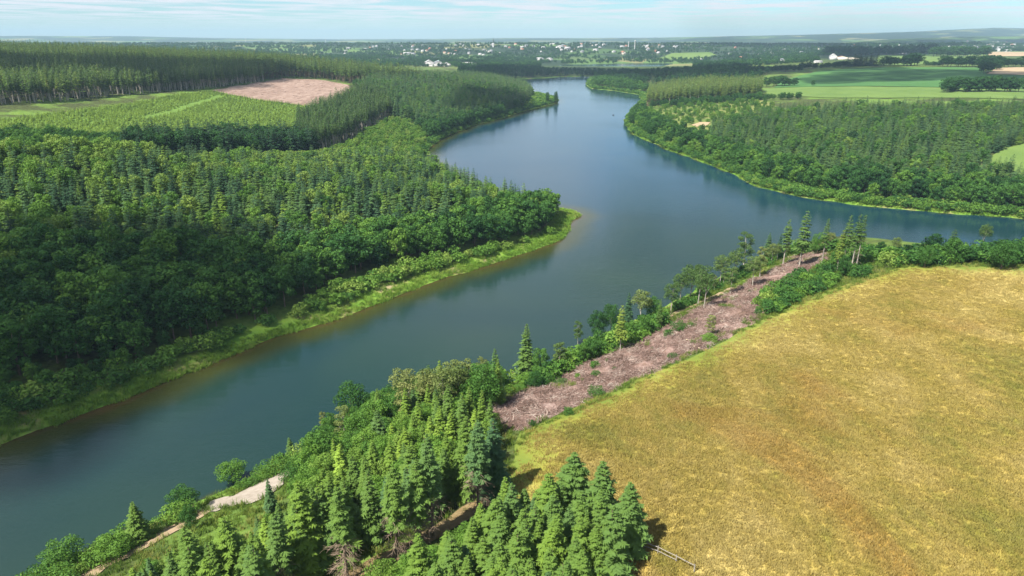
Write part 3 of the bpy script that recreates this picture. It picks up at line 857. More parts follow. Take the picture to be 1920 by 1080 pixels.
G_W = ("tall dark conifer in the stand above the inlet", "tall dark conifers above the inlet")
grow([(560, 277), (600, 284), (650, 268), (700, 236), (735, 214), (722, 192), (684, 182), (645, 198), (600, 217), (560, 242)], 4.2,
     [(1, 'pine_tree', (15, 19), (.22, .12), *G_W)])
G_L5 = ("tall conifer in the plantation with bare lower trunk, far left", "tall conifers of the far left plantation")
L5_W = gpoly([(-420, 209), (0, 197), (70, 194), (170, 184), (330, 171), (400, 166), (470, 156), (530, 146), (600, 148), (660, 157), (700, 152)])
L5_W += [(L5_W[-1][0] + 5, 900), (-120, 1000), (-330, 1080), (-1150, 1080), (-900, 620)]
grow(L5_W, 5.6, [(1, 'pine_tree', (17, 22), (.48, .2), *G_L5)], px=False)
G_L6 = ("conifer in the wood right of the felled clearing", "conifers right of the clearing")
grow([(735, 216), (800, 246), (850, 242), (900, 226), (960, 210), (990, 198), (1000, 180), (985, 166), (940, 153), (880, 147), (760, 150), (700, 155), (668, 168), (692, 186)], 5.0,
     [(0.85, 'spruce_tree', (12, 16), (.42, .16), *G_L6), (0.15, 'broadleaf_tree', (10, 13), (.4, .15), "leafy tree among conifers right of the felled clearing", "leafy trees right of the clearing")])
grow([(785, 248), (815, 262), (870, 240), (950, 216), (940, 208), (860, 232), (800, 236)], 5, [(1, 'broadleaf_tree', (9, 13), (.30, .1), "blue-green leafy tree at the shaded inlet shore", "leafy trees at the inlet shore")])
G_L7 = ("young bright green tree on the open slope beside the inlet", "young trees on the slope beside the inlet")
grow([(600, 300), (655, 274), (705, 242), (745, 224), (800, 256), (793, 276), (795, 292), (790, 305), (700, 306)], 3.6, [(1, 'broadleaf_tree', (3.5, 7), (.80, .12), *G_L7)])
grow([(985, 204), (1012, 198), (1044, 191), (1040, 186), (1010, 178), (990, 180)], 5, [(1, 'shrub', (3, 6), (.70, .12), "shrub on the far headland tip in the lake", "shrubs on the far headland")])

# right bank
G_RS = ("rounded leafy tree along the right bank of the lake", "leafy trees along the right bank")
grow([(1180, 236), (1220, 259), (1270, 281), (1330, 302), (1385, 322), (1440, 345), (1520, 360), (1620, 373), (1720, 384), (1830, 393), (2100, 412), (2200, 392), (1900, 370), (1700, 352), (1550, 335), (1440, 310), (1340, 280), (1270, 252), (1225, 230), (1205, 212), (1190, 212)], 5.4,
     [(0.75, 'broadleaf_tree', (8.5, 13), (.42, .18), *G_RS), (0.25, 'broadleaf_tree', (7, 10), (.74, .12), *G_RS)])
G_R1 = ("spruce in the large plantation behind the right bank", "spruces of the right bank plantation")
R1 = [(1330, 283), (1420, 308), (1500, 330), (1600, 345), (1750, 358), (1900, 368), (2300, 385), (2300, 214), (1900, 208), (1750, 208), (1600, 208), (1480, 213), (1400, 226), (1330, 245)]
grow(R1, 5.4, [(0.68, 'spruce_tree', (9, 12.5), (.42, .14), *G_R1), (0.18, 'spruce_tree', (9, 12), (.52, .12), *G_R1),
               (0.14, 'broadleaf_tree', (8, 11), (.55, .18), "leafy tree among spruces behind the right bank", "leafy trees among the right bank spruces")], avoid=[field_w[5]])
grow([(1225, 228), (1270, 250), (1335, 280), (1335, 245), (1400, 226), (1480, 212), (1420, 190), (1330, 194), (1240, 205)], 8.5,
     [(0.6, 'broadleaf_tree', (3.5, 7), (.66, .16), "small leafy tree in the scrub beside the bare patches, right bank", "small trees in the right bank scrub"), (0.4, 'shrub', (2, 4), (.75, .1), "shrub in the open scrub of the right bank", "shrubs in the right bank scrub")], avoid=field_w[-2:])
grow([(1390, 338), (1440, 352), (1520, 367), (1600, 380), (1720, 390), (1850, 402), (1850, 392), (1720, 380), (1600, 368), (1520, 356), (1440, 341)], 3.8,
     [(1, 'shrub', (2.5, 4.5), (.78, .1), "bright shrub at the waterline of the right bank", "bright shrubs at the right bank waterline")], shore_gap=2)
sx_, sy_ = scatter([(1160, 245), (1400, 360), (1700, 405), (2150, 440), (2150, 385), (1700, 370), (1400, 320), (1240, 240), (1230, 170), (1090, 140), (1080, 168), (1180, 182)], 2.9, shore_gap=0.4)
for x_, y_ in zip(sx_, sy_):
    if shore(np.array([x_]), np.array([y_]))[0] < 8: plant('shrub', float(x_), float(y_), rng.uniform(2.2, 4.6), rng.uniform(.9, 1.3), rng.normal(.6, .17), "shrub overhanging the water along the right bank", "shrubs overhanging the right bank water")
sx_, sy_ = scatter([(780, 300), (800, 265), (860, 235), (980, 200), (1050, 180), (1055, 195), (960, 222), (850, 258), (805, 290)], 3.2, shore_gap=0.4)
for x_, y_ in zip(sx_, sy_):
    if shore(np.array([x_]), np.array([y_]))[0] < 8: plant('shrub', float(x_), float(y_), rng.uniform(2.2, 4.4), rng.uniform(.9, 1.3), rng.normal(.5, .15), "shrub at the waterline of the far inlet", "shrubs at the far inlet waterline")
G_R2 = ("tall conifer in the small stand above the right bank bend", "conifers of the small stand on the right bank")
grow([(1212, 200), (1260, 199), (1330, 193), (1425, 187), (1428, 172), (1330, 166), (1240, 175), (1215, 185)], 5.0, [(1, 'pine_tree', (18, 22), (.62, .15), *G_R2)])
grow([(1212, 203), (1260, 202), (1330, 197), (1425, 190), (1425, 186), (1330, 191), (1260, 196)], 7, [(1, 'broadleaf_tree', (7, 10), (.3, .1), "dark leafy tree at the foot of the small conifer stand", "leafy trees at the foot of the conifer stand")])
grow([(1104, 163), (1150, 169), (1195, 175), (1222, 172), (1190, 160), (1150, 154), (1118, 151)], 8, [(1, 'broadleaf_tree', (9, 13), (.42, .12), "rounded leafy tree on the narrow headland of the right bank", "leafy trees on the right bank headland")])
grow([(860, 148), (960, 149), (1050, 143.5), (1112, 144), (1135, 152), (1210, 160), (1300, 160), (1410, 150), (1440, 140), (1410, 134), (1280, 134), (1120, 135), (1030, 133), (950, 128), (860, 130)], 11,
     [(0.7, 'broadleaf_tree', (8, 12), (.15, .1), "tree in the dark wood at the head of the lake", "trees at the head of the lake"), (0.3, 'spruce_tree', (8, 13), (.12, .08), "conifer in the dark wood at the lake head", "conifers at the head of the lake")])

# near bank: masses
G_A = ("spruce in the tall dense stand beside the meadow corner", "spruces of the tall stand beside the meadow")
STAND_A = [(930, 905), (900, 925), (820, 965), (748, 1003), (655, 1040), (590, 1085), (450, 1250), (250, 1250), (290, 1190), (450, 1135), (540, 1090), (620, 1035), (700, 990), (780, 955), (850, 932), (880, 915)]
grow(STAND_A, 2.9, [(0.75, 'spruce_tree', (9.5, 13.5), (.62, .08), *G_A), (0.25, 'spruce_tree', (8, 12.5), (.45, .08), *G_A)], avoid=NO_GO)
grow([(600, 905), (700, 858), (800, 838), (880, 862), (850, 905), (760, 940), (650, 1000), (570, 1040), (480, 1110), (420, 1120), (530, 1040), (570, 960)], 3.0,
     [(0.6, 'broadleaf_tree', (4.5, 7), (.84, .08), "yellow-green leafy tree between the tall spruces and the lakeside belt", "yellow-green leafy trees behind the tall spruces"),
      (0.4, 'spruce_tree', (6, 9.5), (.72, .1), "smaller light spruce between the tall stand and the lakeside belt", "smaller spruces behind the tall stand")], avoid=NO_GO)
grow([(740, 828), (800, 805), (870, 782), (935, 764), (952, 748), (905, 745), (800, 772), (745, 800)], 3.3,
     [(0.5, 'spruce_tree', (8, 11), (.55, .15), "spruce in the lakeside belt left of the felled strip", "spruces in the lakeside belt"),
      (0.25, 'birch_tree', (8, 11), (.7, .2), "slender pale green tree in the lakeside belt left of the felled strip", "slender trees in the lakeside belt"),
      (0.25, 'broadleaf_tree', (6, 9), (.7, .1), "leafy tree in the lakeside belt left of the felled strip", "leafy trees in the lakeside belt")], avoid=NO_GO)
grow([(560, 905), (640, 850), (740, 800), (745, 835), (690, 860), (600, 905), (560, 935)], 3.2,
     [(0.6, 'broadleaf_tree', (5, 8), (.66, .14), "leafy tree at the water side of the gravel track", "leafy trees on the water side of the track"), (0.4, 'shrub', (2.5, 4), (.7, .12), "shrub at the water side of the gravel track end", "shrubs near the gravel track end")], avoid=NO_GO)
grow([(30, 1115), (150, 1062), (250, 1012), (330, 985), (400, 945), (480, 905), (555, 868), (545, 880), (470, 925), (400, 940), (340, 975), (240, 1030), (170, 1070), (90, 1120), (30, 1150)], 1.9,
     [(1, 'shrub', (2.0, 3.6), (.72, .12), "leafy shrub on the bank between the track and the lake", "shrubs between the track and the lake")], avoid=NO_GO, shore_gap=0.6)
grow([(545, 900), (600, 845), (650, 805), (745, 755), (800, 742), (950, 722), (950, 740), (800, 768), (750, 785), (660, 840), (600, 880), (560, 905)], 2.3,
     [(0.65, 'shrub', (2.2, 4.2), (.64, .14), "shrub at the waterline below the lakeside belt", "shrubs at the waterline below the lakeside belt"),
      (0.35, 'broadleaf_tree', (4, 6.5), (.58, .14), "small leafy tree at the waterline below the lakeside belt", "small trees at the waterline below the lakeside belt")], avoid=NO_GO, shore_gap=.3)
grow([(960, 740), (1040, 695), (1120, 655), (1200, 618), (1240, 605), (1235, 625), (1160, 655), (1085, 688), (1000, 732)], 2.2,
     [(0.75, 'shrub', (2.0, 4.2), (.60, .16), "shrub on the lake side of the felled strip", "shrubs on the lake side of the felled strip"), (0.25, 'broadleaf_tree', (4, 6), (.55, .15), "small leafy tree on the lake side of the felled strip", "small trees beside the felled strip")], avoid=NO_GO)
grow([(990, 765), (1100, 720), (1200, 672), (1300, 625), (1400, 570), (1440, 545), (1400, 545), (1280, 605), (1160, 665), (1060, 710), (960, 755)], 5.0,
     [(1, 'shrub', (.7, 1.8), (.62, .2), "small regrowth bush scattered over the felled strip", "regrowth bushes on the felled strip")], avoid=NO_GO, thin=.5)
G_SE = ("shrub in the thicket between the felled strip and the meadow", "shrubs between the felled strip and the meadow")
grow([(1395, 585), (1425, 560), (1480, 528), (1520, 510), (1560, 490), (1580, 470), (1640, 478), (1690, 490), (1640, 512), (1560, 540), (1500, 565), (1440, 595)], 2.5,
     [(1, 'shrub', (1.3, 3.4), (.58, .2), *G_SE)], avoid=NO_GO, thin=.62)
grow([(1640, 512), (1690, 500), (1800, 497), (1920, 501), (2100, 510), (2100, 490), (1920, 484), (1800, 483), (1700, 484)], 3.2,
     [(0.7, 'shrub', (3.2, 5.5), (.48, .16), "bush in the tall hedge along the meadow's far edge", "bushes of the hedge along the meadow"), (0.3, 'broadleaf_tree', (5, 7.5), (.42, .12), "small tree in the hedge along the meadow's far edge", "small trees in the meadow hedge")])
grow([(1260, 590), (1345, 545), (1430, 505), (1470, 480), (1480, 470), (1430, 490), (1340, 535), (1270, 570)], 3.5,
     [(1, 'shrub', (1.2, 2.4), (.5, .15), "low shrub under the pale trunked grove by the sandy track", "low shrubs by the sandy track")], avoid=NO_GO)
grow([(280, 1100), (400, 1062), (470, 1036), (545, 990), (600, 935), (640, 985), (620, 1040), (540, 1095), (450, 1140), (290, 1200), (200, 1170)], 2.3,
     [(0.75, 'spruce_tree', (5, 8), (.66, .12), "small spruce just below the gravel track", "small spruces below the gravel track"),
      (0.25, 'broadleaf_tree', (3.5, 5.5), (.72, .12), "small leafy tree just below the gravel track", "small leafy trees below the gravel track")], avoid=NO_GO)
grow([(690, 850), (800, 808), (890, 790), (935, 815), (905, 885), (850, 905), (760, 910), (700, 890)], 2.8,
     [(0.55, 'spruce_tree', (6, 9.5), (.66, .1), "mid height spruce behind the tall stand, near the felled strip", "mid height spruces near the felled strip"),
      (0.45, 'broadleaf_tree', (4, 6.5), (.76, .1), "light leafy tree behind the tall stand, near the felled strip", "light leafy trees near the felled strip")])
grow([(1555, 466), (1660, 480), (1800, 486), (1930, 488), (2060, 494), (2060, 500), (1700, 498), (1600, 482)], 2.6,
     [(1, 'shrub', (2.2, 4.4), (.45, .18), "bush on the lake side of the far meadow hedge", "bushes on the lake side of the hedge")], shore_gap=.4)
grow([(1180, 622), (1250, 590), (1330, 548), (1400, 512), (1460, 482), (1500, 466), (1560, 462), (1620, 468), (1600, 474), (1480, 480), (1400, 518), (1330, 555), (1250, 598)], 3.0,
     [(0.8, 'shrub', (1.6, 3.6), (.55, .18), "waterside shrub below the pale trunked grove", "waterside shrubs below the grove"), (0.2, 'birch_tree', (4, 7), (.55, .2), "slight young birch at the waterside below the grove", "young birches at the waterside")], avoid=NO_GO, shore_gap=.4)
G_B = ("bright spruce in the front clump by the post and rail fence", "spruces of the front clump by the fence")
CLUMP_B = [(1195, 1012), (1140, 1045), (1120, 1085), (1110, 1180), (900, 1250), (690, 1270), (750, 1160), (830, 1090), (895, 1045), (960, 1005), (1010, 1000), (1060, 1010), (1120, 1010), (1170, 1000)]
grow(CLUMP_B, 2.45, [(0.8, 'spruce_tree', (7.0, 10), (.64, .06), *G_B, 'hi'), (0.2, 'spruce_tree', (6, 8), (.45, .1), *G_B, 'hi')])
grow([(895, 985), (945, 960), (985, 975), (900, 1050), (820, 1100), (740, 1150), (680, 1180), (660, 1120), (740, 1066), (810, 1030)], 1.9,
     [(1, 'shrub', (1.4, 2.7), (.80, .08), "vivid green shrub beside the brown path below the tall spruces", "vivid shrubs below the tall spruces")])

# near bank: trees one can point at (top of the tree in the picture, height)
def at_top(kind, px, py, h, w, tint, label, lv='hi', form=None, group=None):
    if kind == 'gaunt_pine' and h > 9: h, w = h * 1.2, w * .95
    x, y = under_top(px, py, h)
    plant(kind, x, y, h, w, tint, label, group, lv, True, form)
def at_base(kind, px, py, h, w, tint, label, lv='hi', form=None, group=None):
    x, y = ground(px, py)
    plant(kind, x, y, h, w, tint, label, group, lv, True, form)
at_top('spruce_tree', 986, 606, 14.5, 1.0, .55, "lone tall spruce standing out against the water at mid bank")
at_base('spruce_tree', 926, 932, 12.5, 1.1, .30, "dark spruce at the meadow corner of the tall stand", 'hi')
at_base('spruce_tree', 897, 957, 14, 1.0, .42, "spruce with brown bare lower branches nearest the meadow corner", 'bare', 0)
at_base('spruce_tree', 812, 1010, 14.5, 1.0, .5, "spruce with long pale bare trunk beside the brown path", 'bare', 1)
at_base('spruce_tree', 788, 1024, 13, 1.0, .6, "spruce with withered lower skirt left of the long bare trunk", 'bare', 2)
at_base('spruce_tree', 746, 1046, 13.5, 1.0, .62, "spruce with brown lower twigs over the reddish bare soil", 'bare', 0)
at_base('spruce_tree', 652, 1090, 13.5, 1.0, .6, "spruce with bare trunk over dark shade at the bottom edge", 'bare', 1)
at_base('spruce_tree', 535, 1120, 12, 1.0, .55, "spruce with bare lower trunk at the bottom, left of the dark gap", 'bare', 2)
for (px, py, h, lb) in [(1076, 846, 11.5, "tallest spire of the front spruce clump, left of two tops"), (1131, 862, 11, "second spire of the front spruce clump, right of the tallest"),
                        (1184, 902, 10, "rightmost spruce of the front clump, beside the fence"), (985, 915, 6.5, "small spruce at the upper left end of the front clump"),
                        (1040, 925, 9, "spruce below the tallest spire in the front clump"), (1150, 950, 9.5, "spruce in front of the second spire of the front clump")]:
    at_top('spruce_tree', px, py, h, 1.55, .55, lb)
at_top('broadleaf_tree', 658, 716, 9.5, .95, .36, "large blue-green leafy tree highest at the lakeside left of the birches")
at_top('birch_tree', 640, 760, 9, 1.0, .75, "pale birch in front of the large blue-green leafy tree")
at_top('birch_tree', 756, 690, 10.5, 1.15, .85, "yellowish birch at the left end of the lakeside belt")
at_top('spruce_tree', 706, 728, 9.5, .9, .62, "narrow spruce between the blue-green tree and the yellowish birch")
at_top('birch_tree', 604, 770, 6.5, .8, .9, "small leaning yellowish birch at the shore above the track")
at_top('spruce_tree', 542, 820, 5.5, 1.3, .5, "small broad spruce at the upper end of the gravel track")
at_top('spruce_tree', 500, 897, 6.0, 1.0, .35, "thin young spruce standing on the gravel track edge")
at_top('spruce_tree', 246, 941, 7.5, 1.25, .62, "single open spruce above the water at lower left")
at_top('broadleaf_tree', 338, 912, 5.5, 1.1, .42, "round dark leafy bush tree on the bank left of the track")
at_top('broadleaf_tree', 350, 948, 4.5, .8, .36, "small dark leafy tree at the right edge of the earth track")
at_top('broadleaf_tree', 105, 1014, 6, 1.3, .60, "broad leafy tree at the lower left corner by the water")
at_top('broadleaf_tree', 430, 862, 5.0, 1.4, .70, "wide sunny bush tree between the gravel track and the water")
at_top('broadleaf_tree', 208, 1000, 4.6, 1.5, .74, "wide bright bush tree above the lower earth track")
for (px, py, h, tn) in [(800, 690, 10, .62), (846, 675, 10.5, .75), (872, 672, 10.5, .8)]:
    at_top('birch_tree', px, py, h, 1.1, tn, {800: "birch left of the pair of tall birches in the lakeside belt", 846: "left one of the pair of tall birches in the lakeside belt", 872: "right one of the pair of tall birches in the lakeside belt"}[px])
at_top('broadleaf_tree', 905, 680, 10, .95, .55, "full leafy tree at the right end of the lakeside belt")
at_top('broadleaf_tree', 1014, 652, 7.5, .9, .6, "leafy tree touching the lone tall spruce on its right")
at_top('birch_tree', 1050, 640, 8, 1.3, .5, "grey-green birch right of the lone tall spruce")
at_top('birch_tree', 1085, 598, 7.5, 1.0, .3, "grey feathery birch at the water right of the lone spruce")
at_top('broadleaf_tree', 1122, 582, 8.5, .85, .26, "dark green leafy tree on the shore above the felled strip")
at_top('broadleaf_tree', 1148, 568, 9, .8, .34, "deep green leafy tree next to the withered spruce")
at_top('gaunt_pine', 1168, 572, 10, 1.1, .9, "withered yellowish spruce with bare trunk on the shore")
at_top('spruce_tree', 1180, 548, 11, .9, .25, "dark spruce right of the withered yellowish spruce")
at_top('birch_tree', 1205, 544, 11, 1.1, .7, "light green birch with pointed top above the sandy track")
at_top('broadleaf_tree', 1228, 556, 8, .8, .5, "leafy tree at the lower end of the sandy track")
at_top('gaunt_pine', 1240, 560, 8.5, .8, .4, "thin dying conifer with pale trunk at the lower track end")
for px, py, h, fm, lb in [(1262, 530, 9.5, 1, "leaning birch with white stems, leftmost of the pale grove"), (1280, 512, 10.5, 3, "feathery birch second from left in the pale grove"),
                          (1300, 496, 12, 3, "dark crowned birch with tall white trunk in the pale grove"), (1316, 494, 12.5, 1, "tallest dark birch with bare white trunk in the pale grove"), (1327, 508, 11, 3, "rightmost birch of the pale grove by the sandy track")]:
    at_top('birch_tree', px, py, h, 1.15, .22, lb, form=fm)
for px, py, h, tn, fm, lb in [(1356, 478, 10, .5, 1, "round crowned birch with pale trunk at the upper track end"), (1382, 470, 10, .45, 3, "leafy birch in the middle of the green grove by the track"),
                              (1402, 434, 13.5, .3, 0, "tall grey-green birch towering over the green grove"), (1418, 480, 9.5, .55, 1, "leafy birch below the tall grey-green birch"), (1432, 462, 10, .9, 2, "yellowing thin birch beside the brash strip"),
                              (1375, 500, 8.5, .5, 0, "small leafy birch at the front of the green grove")]:
    at_top('birch_tree', px, py, h, 1.3, tn, lb, form=fm)
at_top('spruce_tree', 1445, 436, 9.5, 1.0, .42, "bright pointed spruce left of the gaunt conifers on the point")
at_top('gaunt_pine', 1480, 410, 13, 1.1, .45, "gaunt conifer with pale trunk, first from left on the point", form=0)
at_top('spruce_tree', 1466, 438, 9.5, .8, .15, "dark slim spruce hugging the first gaunt conifer on the point")
at_top('gaunt_pine', 1514, 394, 15, 1.2, .5, "tallest gaunt conifer on the point above the water", form=1)
at_top('gaunt_pine', 1554, 409, 13, .9, .4, "slim gaunt conifer with bright bare trunk mid point", form=2)
at_top('gaunt_pine', 1582, 432, 10, 1.0, .8, "shorter yellowish gaunt conifer left of the right pair on the point", form=1)
at_top('gaunt_pine', 1597, 402, 13.5, 1.0, .45, "gaunt conifer leaning beside the right pair on the point", form=0)
at_top('gaunt_pine', 1614, 400, 13.8, .95, .3, "left trunk of the dark right pair of gaunt conifers", form=0)
at_top('gaunt_pine', 1623, 402, 13.5, .95, .3, "rightmost gaunt conifer on the point", form=2)
at_top('broadleaf_tree', 1538, 436, 7.5, .85, .62, "round leafy tree among the gaunt conifers on the point")
at_top('broadleaf_tree', 1500, 448, 6.5, .7, .55, "small leafy tree under the tallest gaunt conifer")
at_top('broadleaf_tree', 1655, 452, 5.0, .9, .22, "dark low tree at the water right of the gaunt conifers")
at_top('birch_tree', 1684, 444, 6.0, 1.1, .6, "bent yellow-green birch with pale stem right of the point")
at_top('shrub', 1677, 472, 4.2, 1.25, .97, "lime yellow round bush at the meadow's far corner")
at_top('gaunt_pine', 1793, 430, 8.5, 1.5, .15, "sparse dark conifer standing above the far hedge", form=1)
at_top('birch_tree', 1852, 420, 8.5, .9, .3, "crooked birch with white trunk above the far hedge", form=3)
at_top('broadleaf_tree', 1585, 478, 6.5, .8, .38, "dense dark leafy tree in the thicket above the meadow")
at_top('broadleaf_tree', 1742, 460, 6.5, .9, .5, "layered bright leafy tree in the middle of the far hedge")
at_top('broadleaf_tree', 1890, 450, 8, 1.2, .42, "large leafy tree at the right end of the far hedge")
at_top('birch_tree', 1335, 590, 5.5, 1.2, .95, "straw coloured drooping young tree on the felled strip")
at_base('shrub', 1118, 742, 2.0, 1.2, .5, "olive bush at the meadow edge of the felled strip, left one")
at_base('shrub', 1065, 778, 1.6, 1.0, .52, "round bush on the meadow border below the felled strip")
at_base('shrub', 1000, 800, 1.4, .7, .3, "small dark sapling bush at the lower corner of the felled strip")
at_base('shrub', 1262, 672, 1.3, 1.2, .4, "low bush at the meadow edge, middle of the felled strip")
at_base('shrub', 1272, 620, 2.6, .9, .45, "tall dark bush standing alone on the felled strip")
at_base('shrub', 1330, 640, 1.8, 1.6, .8, "pale straggly bush at the meadow edge of the felled strip")
at_base('dead_tree', -6, 352, 16, 1.0, .5, "bleached dead conifer with bare branches at the left edge")
at_base('broadleaf_tree', 1026, 193, 14, .55, .25, "left of two slim dark trees on the far headland tip")
at_base('broadleaf_tree', 1042, 193, 15, .55, .25, "right of two slim dark trees on the far headland tip")

# far fields: rows and clumps of single trees
def row(px0, px1, n, hpx, kind, tint, label, group, spread=2.0):
    n = int(n * 1.5)
    for k in range(n):
        t = (k + rng.uniform(-.25, .25)) / max(n - 1, 1)
        p = (px0[0] + (px1[0] - px0[0]) * t, px0[1] + (px1[1] - px0[1]) * t + rng.uniform(-.4, .4))
        x, y = ground(*p)
        d = math.hypot(x, y)
        plant(kind, x + rng.uniform(-1, 1) * spread, y + rng.uniform(-1, 1) * spread, hpx * rng.uniform(.85, 1.3) * d / 1379, rng.uniform(1.2, 1.8), rng.normal(tint * .7, .05), label, group, 'mid')
row((1590, 124), (1641, 124), 9, 19, 'spruce_tree', .02, "dark conifer in the block in front of the farm", "dark conifers by the farm")
row((1500, 130), (1590, 126), 14, 9, 'broadleaf_tree', .1, "dark tree in the row left of the farm conifers", "dark row left of the farm")
row((1285, 136), (1400, 128), 16, 9, 'broadleaf_tree', .12, "tree in the dark row above the conifer stand", "dark row above the conifer stand")
row((1400, 136), (1500, 134), 14, 10, 'broadleaf_tree', .12, "tree in the dark row along the crop field", "dark row along the crop field")
row((1652, 124), (1682, 123), 4, 13, 'broadleaf_tree', .3, "leafy tree left of the round dark clump", "trees left of the round clump")
row((1694, 124), (1718, 123), 5, 17, 'broadleaf_tree', .06, "tree in the round dark clump on the field edge", "round dark clump on the field edge")
row((1736, 124), (1765, 124), 5, 7, 'broadleaf_tree', .2, "bush tree in the low gap of the field hedge", "low hedge trees")
row((1768, 125), (1833, 125), 9, 14, 'broadleaf_tree', .15, "tree in the hedge row at the far crop edge", "hedge row at the crop edge")
row((1836, 126), (1872, 126), 6, 15, 'broadleaf_tree', .15, "tree in the dark clump beside the stubble field", "dark clump beside the stubble field")
row((1846, 138), (1868, 130), 4, 14, 'broadleaf_tree', .12, "dark tree in front of the stubble field corner", "dark trees at the stubble corner")
row((1880, 126), (1930, 125), 6, 13, 'broadleaf_tree', .2, "tree behind the stubble field at the right edge", "trees behind the stubble field")
row((1548, 103), (1660, 103), 18, 12, 'broadleaf_tree', .1, "dark tree in the row behind the farm", "dark row behind the farm")
row((1660, 104), (1760, 101), 12, 13, 'broadleaf_tree', .12, "dark tree in the row behind the pasture", "dark row behind the pasture")
row((1715, 88), (1840, 86), 16, 6, 'broadleaf_tree', .1, "dark tree in the farthest row at right", "farthest dark row at right")
row((1748, 106), (1850, 106), 18, 13, 'broadleaf_tree', .42, "green tree in the copse beyond the pasture", "copse beyond the pasture")
row((1775, 172), (1895, 172), 14, 20, 'broadleaf_tree', .32, "tree in the copse standing on the bright field", "copse on the bright field", 9)
row((1770, 172), (1830, 173), 5, 11, 'broadleaf_tree', .4, "lower tree at the left end of the field copse", "lower trees of the field copse", 5)
row((1438, 162), (1490, 161), 5, 15, 'broadleaf_tree', .42, "round tree standing on the bright field by the stand", "round trees on the bright field")
row((1528, 161), (1534, 161), 1, 8, 'broadleaf_tree', .5, "lone small tree in the middle of the crop field", None)
row((1400, 190), (1500, 186), 9, 11, 'broadleaf_tree', .62, "round scrub tree at the edge of the bright field", "scrub trees at the bright field")

# ------------------------------------------------------------------ things and masses from the planting list
def form_object(me):
    return bpy.data.objects.new(me.name, me)
def scatter_group(name, forms):
    """node group that sets one of the forms on every point"""
    src = bpy.data.collections.new(name + "_forms")
    objs = sorted((form_object(m) for m in forms), key=lambda o: o.name)
    # Collection Info lists by name: rename so the order is the given one
    for i, (o, m) in enumerate(zip(objs, forms)):
        o.name = "%s_form_%03d" % (name, i); o.data = m
        src.objects.link(o)
    ng = bpy.data.node_groups.new(name, 'GeometryNodeTree')
    ng.interface.new_socket('Geometry', in_out='INPUT', socket_type='NodeSocketGeometry')
    ng.interface.new_socket('Geometry', in_out='OUTPUT', socket_type='NodeSocketGeometry')
    N, Lk = ng.nodes, ng.links
    gi, go = N.new('NodeGroupInput'), N.new('NodeGroupOutput')
    ci = N.new('GeometryNodeCollectionInfo')
    ci.inputs['Collection'].default_value = src
    ci.inputs['Separate Children'].default_value = True
    ci.inputs['Reset Children'].default_value = True
    ip = N.new('GeometryNodeInstanceOnPoints')
    ip.inputs['Pick Instance'].default_value = True
    def na(attr, typ):
        n = N.new('GeometryNodeInputNamedAttribute'); n.data_type = typ
        n.inputs['Name'].default_value = attr
        return n.outputs['Attribute']
    Lk.new(gi.outputs[0], ip.inputs['Points'])
    Lk.new(ci.outputs[0], ip.inputs['Instance'])
    Lk.new(na('form', 'INT'), ip.inputs['Instance Index'])
    Lk.new(na('turn', 'FLOAT_VECTOR'), ip.inputs['Rotation'])
    Lk.new(na('size', 'FLOAT_VECTOR'), ip.inputs['Scale'])
    Lk.new(ip.outputs[0], go.inputs[0])
    return ng
def mass(name, label, cat, P, form, turn, size, tint, forms):
    me = bpy.data.meshes.new(name)
    me.vertices.add(len(P)); me.vertices.foreach_set('co', np.asarray(P, np.float32).ravel())
    for a, t, v in (('form', 'INT', np.asarray(form, np.int32)), ('turn', 'FLOAT_VECTOR', np.asarray(turn, np.float32)),
                    ('size', 'FLOAT_VECTOR', np.asarray(size, np.float32)), ('tint', 'FLOAT', np.asarray(tint, np.float32))):
        at = me.attributes.new(a, t, 'POINT')
        at.data.foreach_set('vector' if t == 'FLOAT_VECTOR' else 'value', v.ravel())
    for m in forms:
        for mt in m.materials:
            if mt.name not in me.materials: me.materials.append(mt)
    o = link(name, me)
    md = o.modifiers.new('growth', 'NODES')
    md.node_group = scatter_group(name, forms)
    return tag(o, label, cat, None, 'stuff')

def bulk_z(x, y):
    out = np.empty(len(x))
    for i in range(0, len(x), 4000): out[i:i + 4000] = land(x[i:i + 4000], y[i:i + 4000])
    return out
KINDS = dict(spruce_tree=("spruce_tree", "spruce tree", "spruce_wood", "unbroken spruce wood behind the single trees"),
             pine_tree=("tall_conifer", "conifer", "conifer_wood", "tall dark conifer wood reaching back to the skyline at left"),
             broadleaf_tree=("broadleaf_tree", "broadleaf tree", "broadleaf_wood", "leafy woods farther back on both banks"),
             shrub=("shrub", "shrub", "shrubbery", "low scrub filling in between the single shrubs"),
             birch_tree=("birch_tree", "birch tree", "birch_wood", ""),
             dead_tree=("dead_tree", "dead tree", "", ""), gaunt_pine=("gaunt_conifer", "gaunt conifer", "", ""))
PX = np.array([p['x'] for p in PLANTS]); PY = np.array([p['y'] for p in PLANTS])
PZ = bulk_z(PX, PY)
sx, sy, dep = seen(PX, PY, PZ + np.array([p['h'] for p in PLANTS]) * .6)
